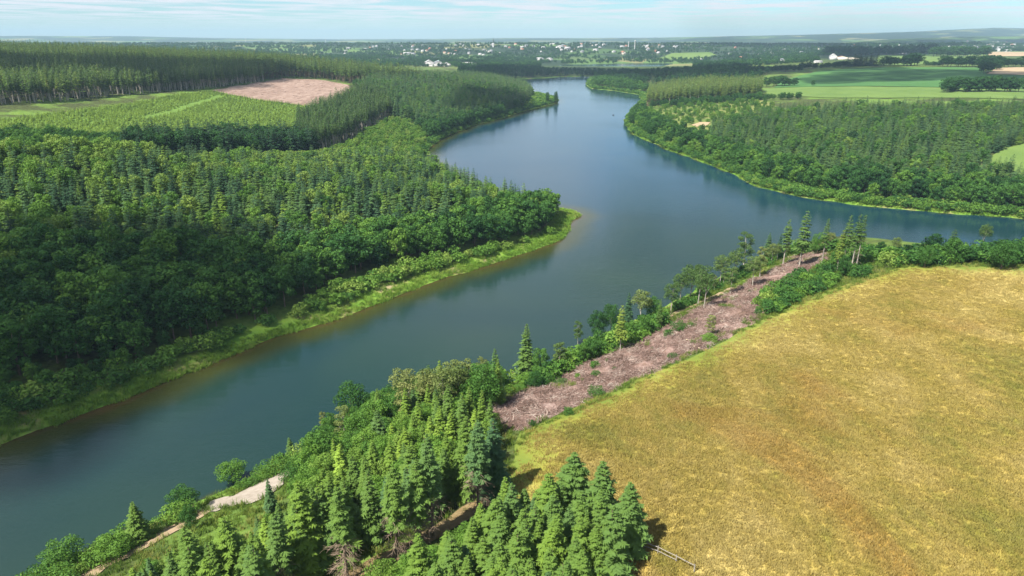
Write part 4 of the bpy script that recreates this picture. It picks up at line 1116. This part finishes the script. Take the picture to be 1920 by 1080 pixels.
# stand-alone trees keep their distance from the scattered ones
hand = np.array([p['hand'] for p in PLANTS])
hx, hy = PX[hand], PY[hand]
hr = np.array([2.7 if p['lv'] == 'bare' else max(1.2, p['h'] * .11) for p in PLANTS])[hand]
drop = np.zeros(len(PLANTS), bool)
for i in np.where(~hand & (PY < 420))[0]:
    if ((hx - PX[i]) ** 2 + (hy - PY[i]) ** 2 < hr ** 2).any(): drop[i] = True
for p in PLANTS:
    if p['group'] == G_B[1]: p['w'] *= 1.3
    elif p['group'] == G_A[1]: p['w'] *= 1.12
counts = {}
WIDE = dict(spruce_tree=1.36, pine_tree=1.4, broadleaf_tree=1.12, shrub=1.15, gaunt_pine=1.0, birch_tree=1.15)
for kind in KINDS:
    idx = [i for i, p in enumerate(PLANTS) if p['kind'] == kind and not drop[i]]
    if not idx: continue
    name, cat, mname, mlabel = KINDS[kind]
    def score(i):
        if PLANTS[i]['hand']: return 1e9
        if not (-25 < sx[i] < 1945 and -10 < sy[i] < 1130 and dep[i] > 5): return -1
        return PLANTS[i]['h'] / dep[i] * (1 if sy[i] < 1070 else .7)
    idx.sort(key=lambda i: -score(i))
    single = [i for i in idx[:300] if score(i) > 0]
    rest = idx[len(single):]
    # a few left over are not a mass: keep them with the singles
    counts[kind] = (len(single), len(rest))
    U = UNIT[kind]
    def level(p, i):
        return p['lv'] or ('hi' if dep[i] < 150 else 'mid' if dep[i] < 800 else 'lo')
    for i in single:
        p = PLANTS[i]
        L = FORMS[kind][level(p, i)]
        f = p['form'] if p['form'] is not None else int(rng.integers(len(L)))
        mc, mt, _ = L[f % len(L)]
        s = p['h'] / U
        if kind == 'spruce_tree' and dep[i] < 170 and p['tint'] > .33: p['tint'] = min(1, p['tint'] + .05)
        wd = s * p['w'] * (1.18 if kind == 'spruce_tree' and dep[i] < 170 else WIDE.get(kind, 1))
        e = empty(name, (p['x'], p['y'], PZ[i] - 0.05), float(rng.uniform(0, math.tau)), (wd, wd, s))
        tag(e, p['label'], cat, p['group'])
        if mc: 
            c = link("branches" if kind == 'dead_tree' else "crown", mc, e); c['tint'] = float(p['tint'])
        if mt: link("trunk" if kind != 'shrub' else "stem", mt, e)
    if rest:
        names = list(FORMS[kind]); flat_forms, base_i = [], {}
        for lv in names:
            base_i[lv] = len(flat_forms); flat_forms += [q[2] for q in FORMS[kind][lv]]
        P, fo, tu, si, ti = [], [], [], [], []
        for i in rest:
            p = PLANTS[i]; lv = level(p, i)
            P.append((p['x'], p['y'], PZ[i] - .05)); fo.append(base_i[lv] + int(rng.integers(len(FORMS[kind][lv]))))
            s = p['h'] / U
            tu.append((0, 0, rng.uniform(0, math.tau))); wd = s * p['w'] * WIDE.get(kind, 1); si.append((wd, wd, s)); ti.append(p['tint'])
        mass(mname, mlabel, cat + "s", P, fo, tu, si, ti, flat_forms)
print("PLANTS", counts)

# ------------------------------------------------------------------ young plantation, scrub, far trees, grass, brash
def lo_mass(name, label, cat, x, y, h, w, tint, kind, lv='lo', sink=0.1):
    forms = [q[2] for q in FORMS[kind][lv]]
    n = len(x); s = np.asarray(h) / UNIT[kind]
    mass(name, label, cat, np.column_stack([x, y, bulk_z(x, y) - sink]), rng.integers(0, len(forms), n),
         np.column_stack([np.zeros(n), np.zeros(n), rng.uniform(0, math.tau, n)]), np.column_stack([s * w, s * w, s]), tint, forms)
sheet("grass_slope", gpoly(PLANTATION_PX), 9, 0.3, simple_ground("young_grass", [(0.35, (0.08, 0.15, 0.024)), (0.6, (0.12, 0.20, 0.034))], 0.1), 1.2, 9, 8)
gx, gy = scatter(PLANTATION_PX, 2.6, avoid=[clearing_w])
# two rides cut through the rows
ride = gpoly([(270, 222), (415, 180)]); ra, rb = np.array(ride[0]), np.array(ride[1])
rd = (rb - ra) / np.linalg.norm(rb - ra)
off = np.abs((gx - ra[0]) * -rd[1] + (gy - ra[1]) * rd[0])
al = (gx - ra[0]) * rd[0] + (gy - ra[1]) * rd[1]
ok = ~((off < 3.5) & (al > 0) & (al < np.linalg.norm(rb - ra)))
gx, gy = gx[ok], gy[ok]
tn = np.clip(0.95 + 0.12 * wave(gx, gy, 60, 41) + rng.normal(0, .05, len(gx)), 0, 1)
lo_mass("young_plantation", "bright green young plantation sloping below the felled clearing", "young trees", gx, gy, rng.uniform(1.9, 3.3, len(gx)), rng.uniform(2.1, 2.8, len(gx)), tn, 'spruce_tree')

# ------------------------------------------------------------------ houses, farm, church, masts
def plain(name, a, c, scale=0.6):
    m, nt, b = new_mat(name); g = NG(nt)
    tcn = g.n('ShaderNodeTexCoord')
    nt.links.new(g.ramp(g.noise(tcn.outputs['Object'], scale, 3), [(0.35, a), (0.65, c)]), b.inputs['Base Color'])
    return m
M_WALLS = [plain("white_render", (0.44, 0.43, 0.41), (0.54, 0.53, 0.51)), plain("cream_render", (0.58, 0.52, 0.42), (0.68, 0.61, 0.50)), plain("grey_stone", (0.34, 0.33, 0.32), (0.46, 0.45, 0.43)), plain("brick_wall", (0.30, 0.15, 0.10), (0.40, 0.21, 0.15))]
M_ROOFS = [plain("slate_roof", (0.16, 0.165, 0.18), (0.24, 0.245, 0.26)), plain("tile_roof", (0.26, 0.12, 0.08), (0.34, 0.17, 0.11)), plain("pale_roof", (0.30, 0.295, 0.295), (0.40, 0.39, 0.385))]
M_GLASS = plain("window_glass", (0.03, 0.035, 0.04), (0.05, 0.055, 0.06))
def gable(w, l, h, rise, over=0.4):
    V = np.array([(-w / 2 - over, -l / 2 - over, h - over * .5), (w / 2 + over, -l / 2 - over, h - over * .5), (0, -l / 2 - over, h + rise),
                  (-w / 2 - over, l / 2 + over, h - over * .5), (w / 2 + over, l / 2 + over, h - over * .5), (0, l / 2 + over, h + rise)], float)
    V2 = V - (0, 0, 0.25)
    A = np.concatenate([V, V2])
    F = np.array([[0, 2, 5, 3], [2, 1, 4, 5], [6, 9, 11, 8], [8, 11, 10, 7], [0, 6, 8, 2], [2, 8, 7, 1], [3, 5, 11, 9], [5, 4, 10, 11], [0, 3, 9, 6], [1, 7, 10, 4]])
    return A, F
def walls(w, l, h, rise):
    v, f = box(0, 0, h / 2 - 1, w, l, h + 2)
    r_ = rise * .93
    g1 = np.array([(-w / 2, -l / 2, h), (w / 2, -l / 2, h), (0.02, -l / 2, h + r_), (-0.02, -l / 2, h + r_), (-w / 2, l / 2, h), (w / 2, l / 2, h), (0.02, l / 2, h + r_), (-0.02, l / 2, h + r_)])
    return merge([(v, f), (g1, np.array([[0, 1, 2, 3], [5, 4, 7, 6]]))])
HOUSES = []
def house_meshes(w, l, h, rise, wm, rm):
    q = quads_mesh("house_wall", [(*walls(w, l, h, rise), 0)], [wm])
    r_ = quads_mesh("house_roof", [(*gable(w, l, h, rise), 0)], [rm])
    pn = []
    for s in (-1, 1):
        for k in range(3):
            pn.append(box(s * (w / 2 + .02), -l / 3 + k * l / 3, h * .5, .06, 1.3, 1.5))
        pn.append(box(0, s * (l / 2 + .02), h * .5, 1.6, .06, 1.5))
    return q, r_, quads_mesh("house_windows", [(*merge(pn), 0)], [M_GLASS])
SETS = [house_meshes(9, 13, 5, 3.4, M_WALLS[0], M_ROOFS[0]), house_meshes(10, 16, 5.5, 3.6, M_WALLS[0], M_ROOFS[2]), house_meshes(9, 12, 5, 3.2, M_WALLS[1], M_ROOFS[1]),
        house_meshes(12, 22, 5, 2.6, M_WALLS[0], M_ROOFS[2]), house_meshes(9, 14, 5.5, 3.4, M_WALLS[2], M_ROOFS[0]), house_meshes(9, 13, 5.5, 3.4, M_WALLS[3], M_ROOFS[1])]
house_xy = []
def house(px, py, k, label, group=None, name="house", scale=1.0, rz=None, meshes=None, cat="house"):
    x, y = ground(px, py)
    z = float(land(np.array([x]), np.array([y]))[0])
    q, r_, p_ = meshes or SETS[k]
    e = empty(name, (x, y, z), rng.uniform(0, math.pi) if rz is None else rz, (scale,) * 3)
    tag(e, label, cat, group)
    link("wall", q, e); link("roof", r_, e); link("windows", p_, e)
    house_xy.append((x, y))
VILL = [(47, (640, 960), (84, 104), "small house among trees in the village at upper left", "houses of the upper left village", (1.0, 1.3)),
        (62, (945, 1270), (80, 101), "white house on the hillside village beyond the lake head", "houses of the hillside village", (1.0, 1.5)),
        (26, (1300, 1560), (88, 122), "white house scattered among trees above the dark rows", "houses above the dark rows", (.9, 1.2)),
        (46, (1790, 1930), (77, 93), "house of the distant village at the right edge", "houses of the right edge village", (1.0, 1.4)),
        (14, (1590, 1790), (84, 92), "house half hidden behind the farthest dark row", "houses behind the farthest row", (.9, 1.3))]
for n, (xa, xb), (ya, yb), lb, gr, sc in VILL:
    for k in range(n):
        house(rng.uniform(xa, xb), ya + (yb - ya) * rng.beta(1.6, 1.6), int(rng.choice(6, p=[.28, .26, .12, .18, .1, .06])), lb, gr, scale=rng.uniform(*sc) * .70)
for px, py, k, s, lb in [(764, 103, 3, 1.3, "white house with pale roof, alone above the big works roofs"), (775, 104, 0, 1.2, "white house close right of the lone pale one above the works"),
                         (918, 99, 3, 1.1, "white house below the church spire"), (876, 124, 3, 1.3, "low pale building right of the works by the dark wood"),
                         (1012, 113, 3, 1.2, "low pale shed left of the far water"), (1031, 113, 3, 1.1, "low pale shed nearest the far water"),
                         (1050, 92, 3, 2.0, "largest white building of the hillside village"), (1064, 94, 1, 1.5, "white house beside the largest hillside building"),
                         (1168, 102, 2, 1.6, "cream house at the wood edge of the hillside village"), (1425, 119, 2, .9, "tan house in the gap of the dark row"), (1466, 116, 0, 1.0, "small white gabled house left of the farm"),
                         (1871, 97, 1, 1.4, "pink white house on the tan field at right"), (1888, 97, 3, 1.0, "white shed right of the pink white house"),
                         (1693, 101, 3, .9, "low shed left of the pasture row"), (1716, 101, 3, .9, "low shed right in the pasture row"), (1829, 117, 1, .9, "white gable end between the hedge rows")]:
    house(px, py, k, lb, scale=s)
# works: long pale roofs
def building(name, px, py, label, cat, blocks, wm, rm, rz):
    x, y = ground(px, py); z = float(land(np.array([x]), np.array([y]))[0])
    e = tag(empty(name, (x, y, z), rz), label, cat)
    for (ox, oy, w, l, h, rise, wi, ri) in blocks:
        v, f = walls(w, l, h, rise); link("wall", quads_mesh(name + "_wall", [(v + (ox, oy, 0), f, 0)], [wm[wi]]), e)
        v, f = gable(w, l, h, rise); link("roof", quads_mesh(name + "_roof", [(v + (ox, oy, 0), f, 0)], [rm[ri]]), e)
    house_xy.append((x, y))
    return e
building("works_building", 812, 124, "large works with several long pale grey roofs beyond the left wood", "factory",
         [(-26, 0, 18, 40, 6, 3.5, 0, 2), (-8, 14, 22, 30, 9, 6, 2, 2), (14, 8, 26, 34, 8, 5, 2, 0), (34, -4, 16, 36, 6, 3, 0, 2), (4, -16, 30, 12, 5, 2.4, 0, 2)], M_WALLS, M_ROOFS, R(12))
building("farm_building", 1566, 112, "farm with a tall cream barn and lower wings behind dark conifers", "farm",
         [(-6, 0, 16, 26, 9, 6, 0, 2), (16, 4, 30, 14, 6, 3.5, 1, 1), (40, 10, 34, 12, 4.5, 2.5, 1, 0)], M_WALLS, M_ROOFS, R(-14))
x, y = ground(925, 88); z = float(land(np.array([x]), np.array([y]))[0])
ch = tag(empty("church", (x, y, z), .3), "church with a slender grey green spire rising over the village", "church")
link("tower", quads_mesh("church_tower", [(*box(0, 0, 8, 7, 7, 18), 0)], [M_WALLS[2]]), ch)
sv = np.array([(-3.8, -3.8, 17), (3.8, -3.8, 17), (3.8, 3.8, 17), (-3.8, 3.8, 17), (-.1, -.1, 40), (.1, -.1, 40), (.1, .1, 40), (-.1, .1, 40)], float)
link("spire", quads_mesh("church_spire", [(sv, np.array([[0, 1, 5, 4], [1, 2, 6, 5], [2, 3, 7, 6], [3, 0, 4, 7], [3, 2, 1, 0]]), 0)], [plain("copper_roof", (.22, .30, .27), (.30, .38, .34))]), ch)
v, f = walls(11, 26, 9, 6); link("nave", quads_mesh("church_nave", [(v + (0, 16.6, 0), f, 0)], [M_WALLS[2]]), ch)
v, f = gable(11, 26, 9, 6, .2); link("roof", quads_mesh("church_roof", [(v + (0, 16.9, 0), f, 0)], [M_ROOFS[0]]), ch)
for px, py, h, lb in [(461, 80, 42, "thin white tower on the skyline at left"), (611, 80, 36, "second thin white tower on the skyline, above the wood"),
                      (1178, 92, 30, "thin pale mast left of two in the hillside village"), (1190, 92, 36, "taller pale mast right of two in the hillside village")]:
    x, y = ground(px, py); z = float(land(np.array([x]), np.array([y]))[0])
    e = tag(empty("mast_tower", (x, y, z)), lb, "tower")
    link("shaft", quads_mesh("tower_shaft", [(*tube([(0, 0, -1), (0, 0, h * .8), (0, 0, h * .82)], [2.2, 1.6, 1.5], 10), 0)], [M_WALLS[0]], True), e)
    link("head", quads_mesh("tower_head", [(*tube([(0, 0, h * .82), (0, 0, h * .84), (0, 0, h * .96), (0, 0, h)], [1.6, 3.0, 3.0, .3], 10), 0)], [M_WALLS[0]], True), e)

# far trees among houses and fields
n = 30000
ty = 1650 * (4300 / 1650) ** rng.random(n); ta = rng.uniform(-.75, .78, n); tx = ta * ty
hm = np.array(house_xy)
clump = wave(tx, ty, 420, 51) + .7 * wave(tx, ty, 150, 52)
ok = (clump > -.22) & (shore(tx, ty) > 15) & (edge_dist(LAKE2, tx, ty) > 14) & ~inside(LAKE2, tx, ty)
for fw in field_w: ok &= ~inside(fw, tx, ty)
ok &= ~((ta > .04) & (ta < .25) & (ty < 2300))
ok &= ~((ta > .42) & (ty < 2300)) & ~((ta < -.12) & (ty < 1500))
tx, ty = tx[ok], ty[ok]
near_h = np.zeros(len(tx), bool)
for hx_, hy_ in house_xy:
    u = np.array([hx_, hy_]); L_ = np.linalg.norm(u); u = u / L_
    al = tx * u[0] + ty * u[1] - L_; pr = np.abs(-tx * u[1] + ty * u[0])
    near_h |= (pr < 8) & (al < 10) & (al > -40)
tx, ty = tx[~near_h], ty[~near_h]
lo_mass("village_trees", "trees massed between the far houses and fields below the skyline", "far trees", tx, ty, rng.uniform(6, 13, len(tx)), rng.uniform(1.0, 1.7, len(tx)),
        np.clip(.24 + .2 * wave(tx, ty, 260, 53) + rng.normal(0, .12, len(tx)), 0, 1), 'broadleaf_tree', sink=.4)

# hay grass over the near meadow, brash on the felled strip
def tuft_form(seed, blades, h, spread):
    r = random.Random(seed); V, F = [], []
    for k in range(blades):
        a = r.uniform(0, math.tau); b = r.uniform(0, spread); x, y = b * math.cos(a), b * math.sin(a)
        az = r.uniform(0, math.tau); ln = r.uniform(.1, .55) * h; hh = h * r.uniform(.6, 1.1); w = r.uniform(.015, .035)
        dx, dy = math.cos(az), math.sin(az); px_, py_ = -dy * w, dx * w
        i = len(V)
        V += [(x - px_, y - py_, -.05), (x + px_, y + py_, -.05), (x + px_ * .8 + dx * ln * .35, y + py_ * .8 + dy * ln * .35, hh * .62), (x - px_ * .8 + dx * ln * .35, y - py_ * .8 + dy * ln * .35, hh * .62)]
        V += [(x + px_ * .3 + dx * ln, y + py_ * .3 + dy * ln, hh), (x - px_ * .3 + dx * ln, y - py_ * .3 + dy * ln, hh)]
        F += [[i, i + 1, i + 2, i + 3], [i + 3, i + 2, i + 4, i + 5]]
    return np.array(V), np.array(F)
M_GRASS = grass_material()
tufts = [quads_mesh("grass_tuft", [(*tuft_form(k, 22, .24, .5), 0)], [M_GRASS]) for k in range(5)]
n = 150000
lo_, hi_ = meadow_w.min(0), meadow_w.max(0)
mx_ = rng.uniform(lo_[0], hi_[0], n * 3); my_ = rng.uniform(lo_[1], hi_[1], n * 3)
a_, b_, dpt = seen(mx_, my_, np.full(n * 3, 25.0))
ok = (a_ > -60) & (a_ < 2000) & (b_ < 1160) & (rng.random(n * 3) < np.clip(110 / np.hypot(mx_, my_), .25, 1)) & (rng.random(n * 3) < .5)
mx_, my_ = mx_[ok][:n], my_[ok][:n]
ok = inside(meadow_w, mx_, my_) & (edge_dist(meadow_w, mx_, my_) + 4 * wave(mx_, my_, 11, 94) > rng.uniform(0, 11, len(mx_)))
mx_, my_ = mx_[ok], my_[ok]
print("GRASS", len(mx_))
ang = rng.uniform(0, math.tau, len(mx_)); sc_ = rng.uniform(.7, 1.5, len(mx_))
mass("meadow_grass", "tall dry hay grass standing over the meadow", "grass", np.column_stack([mx_, my_, bulk_z(mx_, my_) + .15]), rng.integers(0, 5, len(mx_)),
     np.column_stack([np.zeros(len(mx_)), np.zeros(len(mx_)), ang]), np.column_stack([sc_, sc_, sc_]), np.clip(.55 + .3 * wave(mx_, my_, 14, 93) + rng.normal(0, .10, len(mx_)), 0, 1), tufts)
M_BRASH = leaf_material("brash_wood", [(0, (.09, .06, .045)), (.4, (.24, .155, .125)), (.7, (.36, .26, .22)), (1, (.52, .45, .38))], 0.02, .9)
def brash_form(seed):
    r = random.Random(seed); pl = []
    for k in range(16):
        x, y = r.uniform(-.9, .9), r.uniform(-.9, .9); a = r.gauss(.6, .7); L = r.uniform(.25, 1.25); t = r.uniform(-.2, .35)
        d = np.array([math.cos(a), math.sin(a), t]); c = np.array([x, y, r.uniform(.02, .28)])
        pl.append(tube([c - d * L / 2, c + d * L / 2], [r.uniform(.015, .05), .01], 4))
    return merge(pl)
brs = [quads_mesh("brash_heap", [(*brash_form(k), 0)], [M_BRASH]) for k in range(5)]
def sprinkle(poly, n, avoid=()):
    lo, hi = np.min(poly, 0), np.max(poly, 0)
    x, y = rng.uniform(lo[0], hi[0], n), rng.uniform(lo[1], hi[1], n)
    ok = inside(poly, x, y)
    for a in avoid: ok &= ~inside(a, x, y)
    return x[ok], y[ok]
bx, by = sprinkle(brash_w, 26000, NO_GO)
ok = wave(bx, by, 12, 61) + .6 * wave(bx, by, 4, 62) > -.25
bx, by = bx[ok], by[ok]; nb = len(bx)
cx_, cy_ = sprinkle(clearing_w, 900)
wr = np.sin((cx_ * .35 + cy_ * .94) / 14 * math.tau + wave(cx_, cy_, 60, 65) * 2) > .2
bx, by = np.concatenate([bx, cx_[wr]]), np.concatenate([by, cy_[wr]])
bs = np.concatenate([np.full(nb, 1.15), np.full(int(wr.sum()), 1.4)]); nb = len(bx)
mass("brash", "pinkish brown cut branches littering the felled ground", "cut branches", np.column_stack([bx, by, bulk_z(bx, by) + .12]), rng.integers(0, 5, nb),
     np.column_stack([np.zeros(nb), np.zeros(nb), rng.normal(.4, .5, nb)]), np.column_stack([rng.uniform(.7, 1.3, nb) * bs] * 3), np.clip(rng.normal(.42, .27, nb) + .2 * wave(bx, by, 9, 68), 0, 1), brs)
# rough grass and weeds on the near bank
M_WEED = leaf_material("bank_weeds", [(0, (.06, .11, .02)), (.5, (.13, .20, .03)), (1, (.32, .29, .09))], .3, .8)
weeds = [quads_mesh("weed_tuft", [(*tuft_form(20 + k, 34, .7, .6), 0)], [M_WEED]) for k in range(4)]
NB = gpoly([(-60, 1200), (40, 1100), (330, 965), (640, 805), (950, 725), (1250, 580), (1450, 475), (1560, 456), (1660, 476), (1920, 484), (1950, 505), (1700, 503), (1500, 575), (1250, 692), (1000, 805), (930, 930), (800, 1015), (640, 1085), (500, 1250), (100, 1250)])
wx_, wy_ = sprinkle(NB, 46000)
for a_ in NO_GO:
    kk = ~inside(a_, wx_, wy_) | (edge_dist(a_, wx_, wy_) < rng.uniform(-.6, 1.4, len(wx_))); wx_, wy_ = wx_[kk], wy_[kk]
ok = (shore(wx_, wy_) > .6) & (~inside(brash_w, wx_, wy_) | (wave(wx_, wy_, 14, 63) > .35)); wx_, wy_ = wx_[ok], wy_[ok]; nw = len(wx_)
mass("bank_weeds", "rough grass and weeds covering the near bank", "weeds", np.column_stack([wx_, wy_, bulk_z(wx_, wy_) + .02]), rng.integers(0, 4, nw),
     np.column_stack([np.zeros(nw), np.zeros(nw), rng.uniform(0, 6.28, nw)]), np.column_stack([rng.uniform(.6, 1.4, nw)] * 3), np.clip(.5 + .3 * wave(wx_, wy_, 15, 64) + rng.normal(0, .15, nw), 0, 1), weeds)

RB = [gpoly([(-150, 930), (0, 850), (180, 785), (400, 700), (600, 625), (760, 565), (960, 500), (1060, 450), (1110, 405), (1070, 385), (1000, 405), (960, 455), (760, 520), (600, 585), (400, 655), (180, 735), (0, 790), (-150, 850)]),
      gpoly([(1170, 250), (1400, 362), (1700, 408), (2050, 440), (2050, 400), (1700, 380), (1400, 330), (1200, 240)])]
qx, qy = (np.concatenate(v) for v in zip(sprinkle(RB[0], 90000), sprinkle(RB[1], 60000)))
dq = shore(qx, qy) + wave(qx, qy, 17, 66) * 1.5
ok = (dq > -.6) & (dq < 8.5) & (rng.random(len(qx)) < np.where(dq < 2.5, 1, .45)); qx, qy = qx[ok], qy[ok]; nq = len(qx)
print('REEDS', nq)
M_REED = leaf_material("reed_blades", [(0, (.075, .165, .022)), (.5, (.15, .27, .030)), (.85, (.24, .31, .06)), (1, (.36, .32, .14))], .3, .8)
reeds = [quads_mesh("reed_tuft", [(*tuft_form(40 + k, 16, 1.0, .5) , 0)], [M_REED]) for k in range(4)]
mass("shore_reeds", "bright reeds and rank grass fringing the far shores", "reeds", np.column_stack([qx, qy, np.maximum(bulk_z(qx, qy), -.05)]), rng.integers(0, 4, nq),
     np.column_stack([np.zeros(nq), np.zeros(nq), rng.uniform(0, 6.28, nq)]), np.column_stack([rng.uniform(1.3, 2.2, nq), rng.uniform(1.3, 2.2, nq), rng.uniform(.5, 1.15, nq)]), np.clip(.5 + .35 * wave(qx, qy, 22, 67) + rng.normal(0, .12, nq), 0, 1), reeds)

# ------------------------------------------------------------------ fence, posts, fallen tree, buoy
M_POST = bark_material("weathered_post", (.17, .15, .125), (.33, .30, .26), 6)
def gz(p): return float(land(np.array([p[0]]), np.array([p[1]]))[0])
fp = [ground(1208, 1031), ground(1233, 1040), ground(1267, 1057), ground(1301, 1075)]
fe = tag(empty("post_and_rail_fence", (fp[0][0], fp[0][1], gz(fp[0]))), "short weathered post and rail fence running out from the front spruce clump", "fence")
o0 = np.array([fp[0][0], fp[0][1], gz(fp[0])])
P3 = [np.array([p[0], p[1], gz(p)]) - o0 for p in fp]
for p in P3: link("post", quads_mesh("fence_post", [(*tube([p + (0, 0, -.3), p + (0, 0, 1.25), p + (0, 0, 1.3)], [.065, .06, .04], 8), 0)], [M_POST]), fe)
for hh in (1.08, .55):
    for a, b in zip(P3[:-1], P3[1:] if hh > 1 else P3[1:3]):
        d = (b - a) / np.linalg.norm(b - a)
        link("rail", quads_mesh("fence_rail", [(*tube([a + (0, 0, hh) + d * -.15, (a + b) / 2 + (0, 0, hh - .03), b + (0, 0, hh) + d * .1], [.05, .048, .045], 7), 0)], [M_POST]), fe)
for px, py, h, lb in [(1181, 1043, 1.25, "pale fence stake nearest the end of the post and rail fence"), (1157, 1064, 1.3, "pale fence stake in the middle of three beside the front clump"), (1125, 1088, 1.3, "lowest pale fence stake at the bottom edge by the front clump"),
                      (990, 799, 1.5, "pale wooden post at the lower corner of the felled strip"), (1008, 793, 1.2, "short pale post right of the corner post of the felled strip")]:
    p = ground(px, py)
    tag(link("fence_stake", quads_mesh("stake", [(*tube([(0, 0, -.3), (0, 0, h * .9), (.02, 0, h)], [.07, .065, .02], 7), 0)], [M_POST])), lb, "fence stake").location = (p[0], p[1], gz(p))
M_CUT = plain("cut_wood", (.42, .33, .22), (.56, .46, .33), 3)
tx_, ty_ = sprinkle(brash_w, 90)
for k in range(len(tx_)):
    e = tag(empty("tree_stump", (tx_[k], ty_[k], gz((tx_[k], ty_[k])))), "low sawn stump with a pale cut top among the brash of the felled strip", "tree stump", "stumps on the felled strip")
    hh, rr = rng.uniform(.35, .6), rng.uniform(.22, .36)
    link("bark", quads_mesh("stump_bark", [(*tube([(0, 0, -.2), (0, 0, .12), (0, 0, hh)], [rr * 1.35, rr, rr * .95], 9), 0)], [M_BARK]), e)
    link("cut_top", quads_mesh("stump_top", [(*tube([(0, 0, hh - .01), (0, 0, hh + .02), (0, 0, hh + .03)], [rr * .93, rr * .9, .02], 9), 0)], [M_CUT]), e)
p = ground(1078, 690)
ft = tag(empty("fallen_tree", (p[0], p[1], gz(p) + .3), .5), "grey fallen tree with splayed branches at the upper edge of the felled strip", "fallen tree")
tp, tw = trunk_form(9, .3, 3, bend=.3, dead=26, dead_span=(.3, .95), dead_len=1.8)
Rx = np.array([[0, 0, 1], [0, 1, 0], [-1, 0, 0]])
v, f = merge(tp); link("trunk", quads_mesh("fallen_trunk", [(v @ Rx.T, f, 0)], [M_GREY]), ft)
v, f = merge(tw); link("branches", quads_mesh("fallen_branches", [(v @ Rx.T, f, 0)], [M_TWIG]), ft)
p = ground(1150, 216)
bu = tag(empty("buoy", (p[0], p[1], 0)), "small dark buoy floating alone in mid lake", "buoy")
m_bu = plain("dark_float", (.03, .035, .045), (.05, .055, .065))
link("float", quads_mesh("buoy_float", [(*tube([(0, 0, -.4), (0, 0, -.2), (0, 0, .35), (0, 0, .6)], [.5, 1.1, 1.1, .3], 12), 0)], [m_bu], True), bu)
link("top_mark", quads_mesh("buoy_mark", [(*tube([(0, 0, .55), (0, 0, 1.2), (0, 0, 1.25)], [.12, .1, .02], 8), 0)], [m_bu]), bu)

# ------------------------------------------------------------------ clouds overhead (their shadows lie on the woods and fields)
m_cl, nt, b = new_mat("cloud")
b.inputs['Base Color'].default_value = (.85, .86, .88, 1); b.inputs['Roughness'].default_value = 1
ctr = nt.nodes.new('ShaderNodeBsdfTransparent'); cmx = nt.nodes.new('ShaderNodeMixShader'); cmx.inputs[0].default_value = 0.56
nt.links.new(b.outputs[0], cmx.inputs[1]); nt.links.new(ctr.outputs[0], cmx.inputs[2]); nt.links.new(cmx.outputs[0], nt.nodes['Material Output'].inputs['Surface'])
def puff(c, rx, ry, rz_):
    n1, n2 = 10, 7
    V = [(c[0] + rx * math.cos(math.tau * i / n1) * math.sin(math.pi * (j + .02) / (n2 - 1 + .04)), c[1] + ry * math.sin(math.tau * i / n1) * math.sin(math.pi * (j + .02) / (n2 - 1 + .04)),
          c[2] + rz_ * math.cos(math.pi * j / (n2 - 1))) for j in range(n2) for i in range(n1)]
    F = [[j * n1 + i, (j + 1) * n1 + i, (j + 1) * n1 + (i + 1) % n1, j * n1 + (i + 1) % n1] for j in range(n2 - 1) for i in range(n1)]
    return np.array(V), np.array(F)
ALT = 1000.0
SHADOWS = [([(-260, 470), (60, 455), (230, 440), (400, 452), (500, 510), (540, 580), (520, 610), (400, 690), (200, 760), (120, 880), (-60, 960), (-300, 960)], 18, 10),
           ([(-300, 164), (0, 164), (230, 161), (320, 171), (400, 168), (470, 158), (545, 150), (560, 140), (430, 134), (300, 131), (120, 131), (-300, 131)], 26, 12),
           ([(855, 212), (900, 228), (1000, 208), (992, 192), (940, 180), (880, 178), (850, 190)], 20, 14),
           ([(860, 140), (950, 150), (1060, 145), (1120, 146), (1200, 155), (1400, 143), (1500, 138), (1660, 130), (1660, 122), (1400, 126), (1100, 126), (880, 128)], 60, 14),
           ([(1500, 156), (1600, 158), (1720, 152), (1850, 150), (1960, 152), (1960, 136), (1700, 131), (1540, 137)], 45, 14),
           ([(1290, 91), (1500, 88), (1700, 84), (1960, 82), (1960, 76), (1700, 77), (1300, 82)], 240, 14),
           ([(1560, 108), (1760, 105), (1850, 92), (1700, 95), (1560, 101)], 70, 14)]
pl = []
for poly, sp_, _ in SHADOWS:
    P = np.array(gpoly(poly))
    lo, hi = P.min(0), P.max(0)
    gx, gy = np.meshgrid(np.arange(lo[0], hi[0] + sp_, sp_), np.arange(lo[1], hi[1] + sp_, sp_))
    gx = gx.ravel() + rng.uniform(-.3, .3, gx.size) * sp_; gy = gy.ravel() + rng.uniform(-.3, .3, gy.size) * sp_
    ok = inside(P, gx, gy)
    for x, y in zip(gx[ok], gy[ok]):
        z = max(gz((x, y)), 0) + 8
        q = np.array([x, y, z]) + TO_SUN * (ALT + rng.uniform(-20, 20) - z) / TO_SUN[2]
        pl.append(puff(q, sp_ * rng.uniform(.62, 1.0), sp_ * rng.uniform(.62, 1.0), min(sp_, 30) * .5))
v, f = merge(pl)
tag(link("clouds", quads_mesh("clouds", [(v, f, 0)], [m_cl], True)), "white fair weather clouds drifting high over the valley", "cloud", None, 'stuff')

# ------------------------------------------------------------------ haze
HAZE = 8.0e-5
v, f = box(0, 6900, 103, 21600, 15400, 226)
hz = bpy.data.materials.new("haze"); hz.use_nodes = True
ht = hz.node_tree; ht.nodes.clear()
ho = ht.nodes.new('ShaderNodeOutputMaterial'); hv = ht.nodes.new('ShaderNodeVolumePrincipled')
hv.inputs['Color'].default_value = (.50, .73, .92, 1); hv.inputs['Density'].default_value = HAZE
ht.links.new(hv.outputs[0], ho.inputs['Volume'])
tag(link("haze", quads_mesh("haze", [(v, f, 0)], [hz])), kind='stuff')
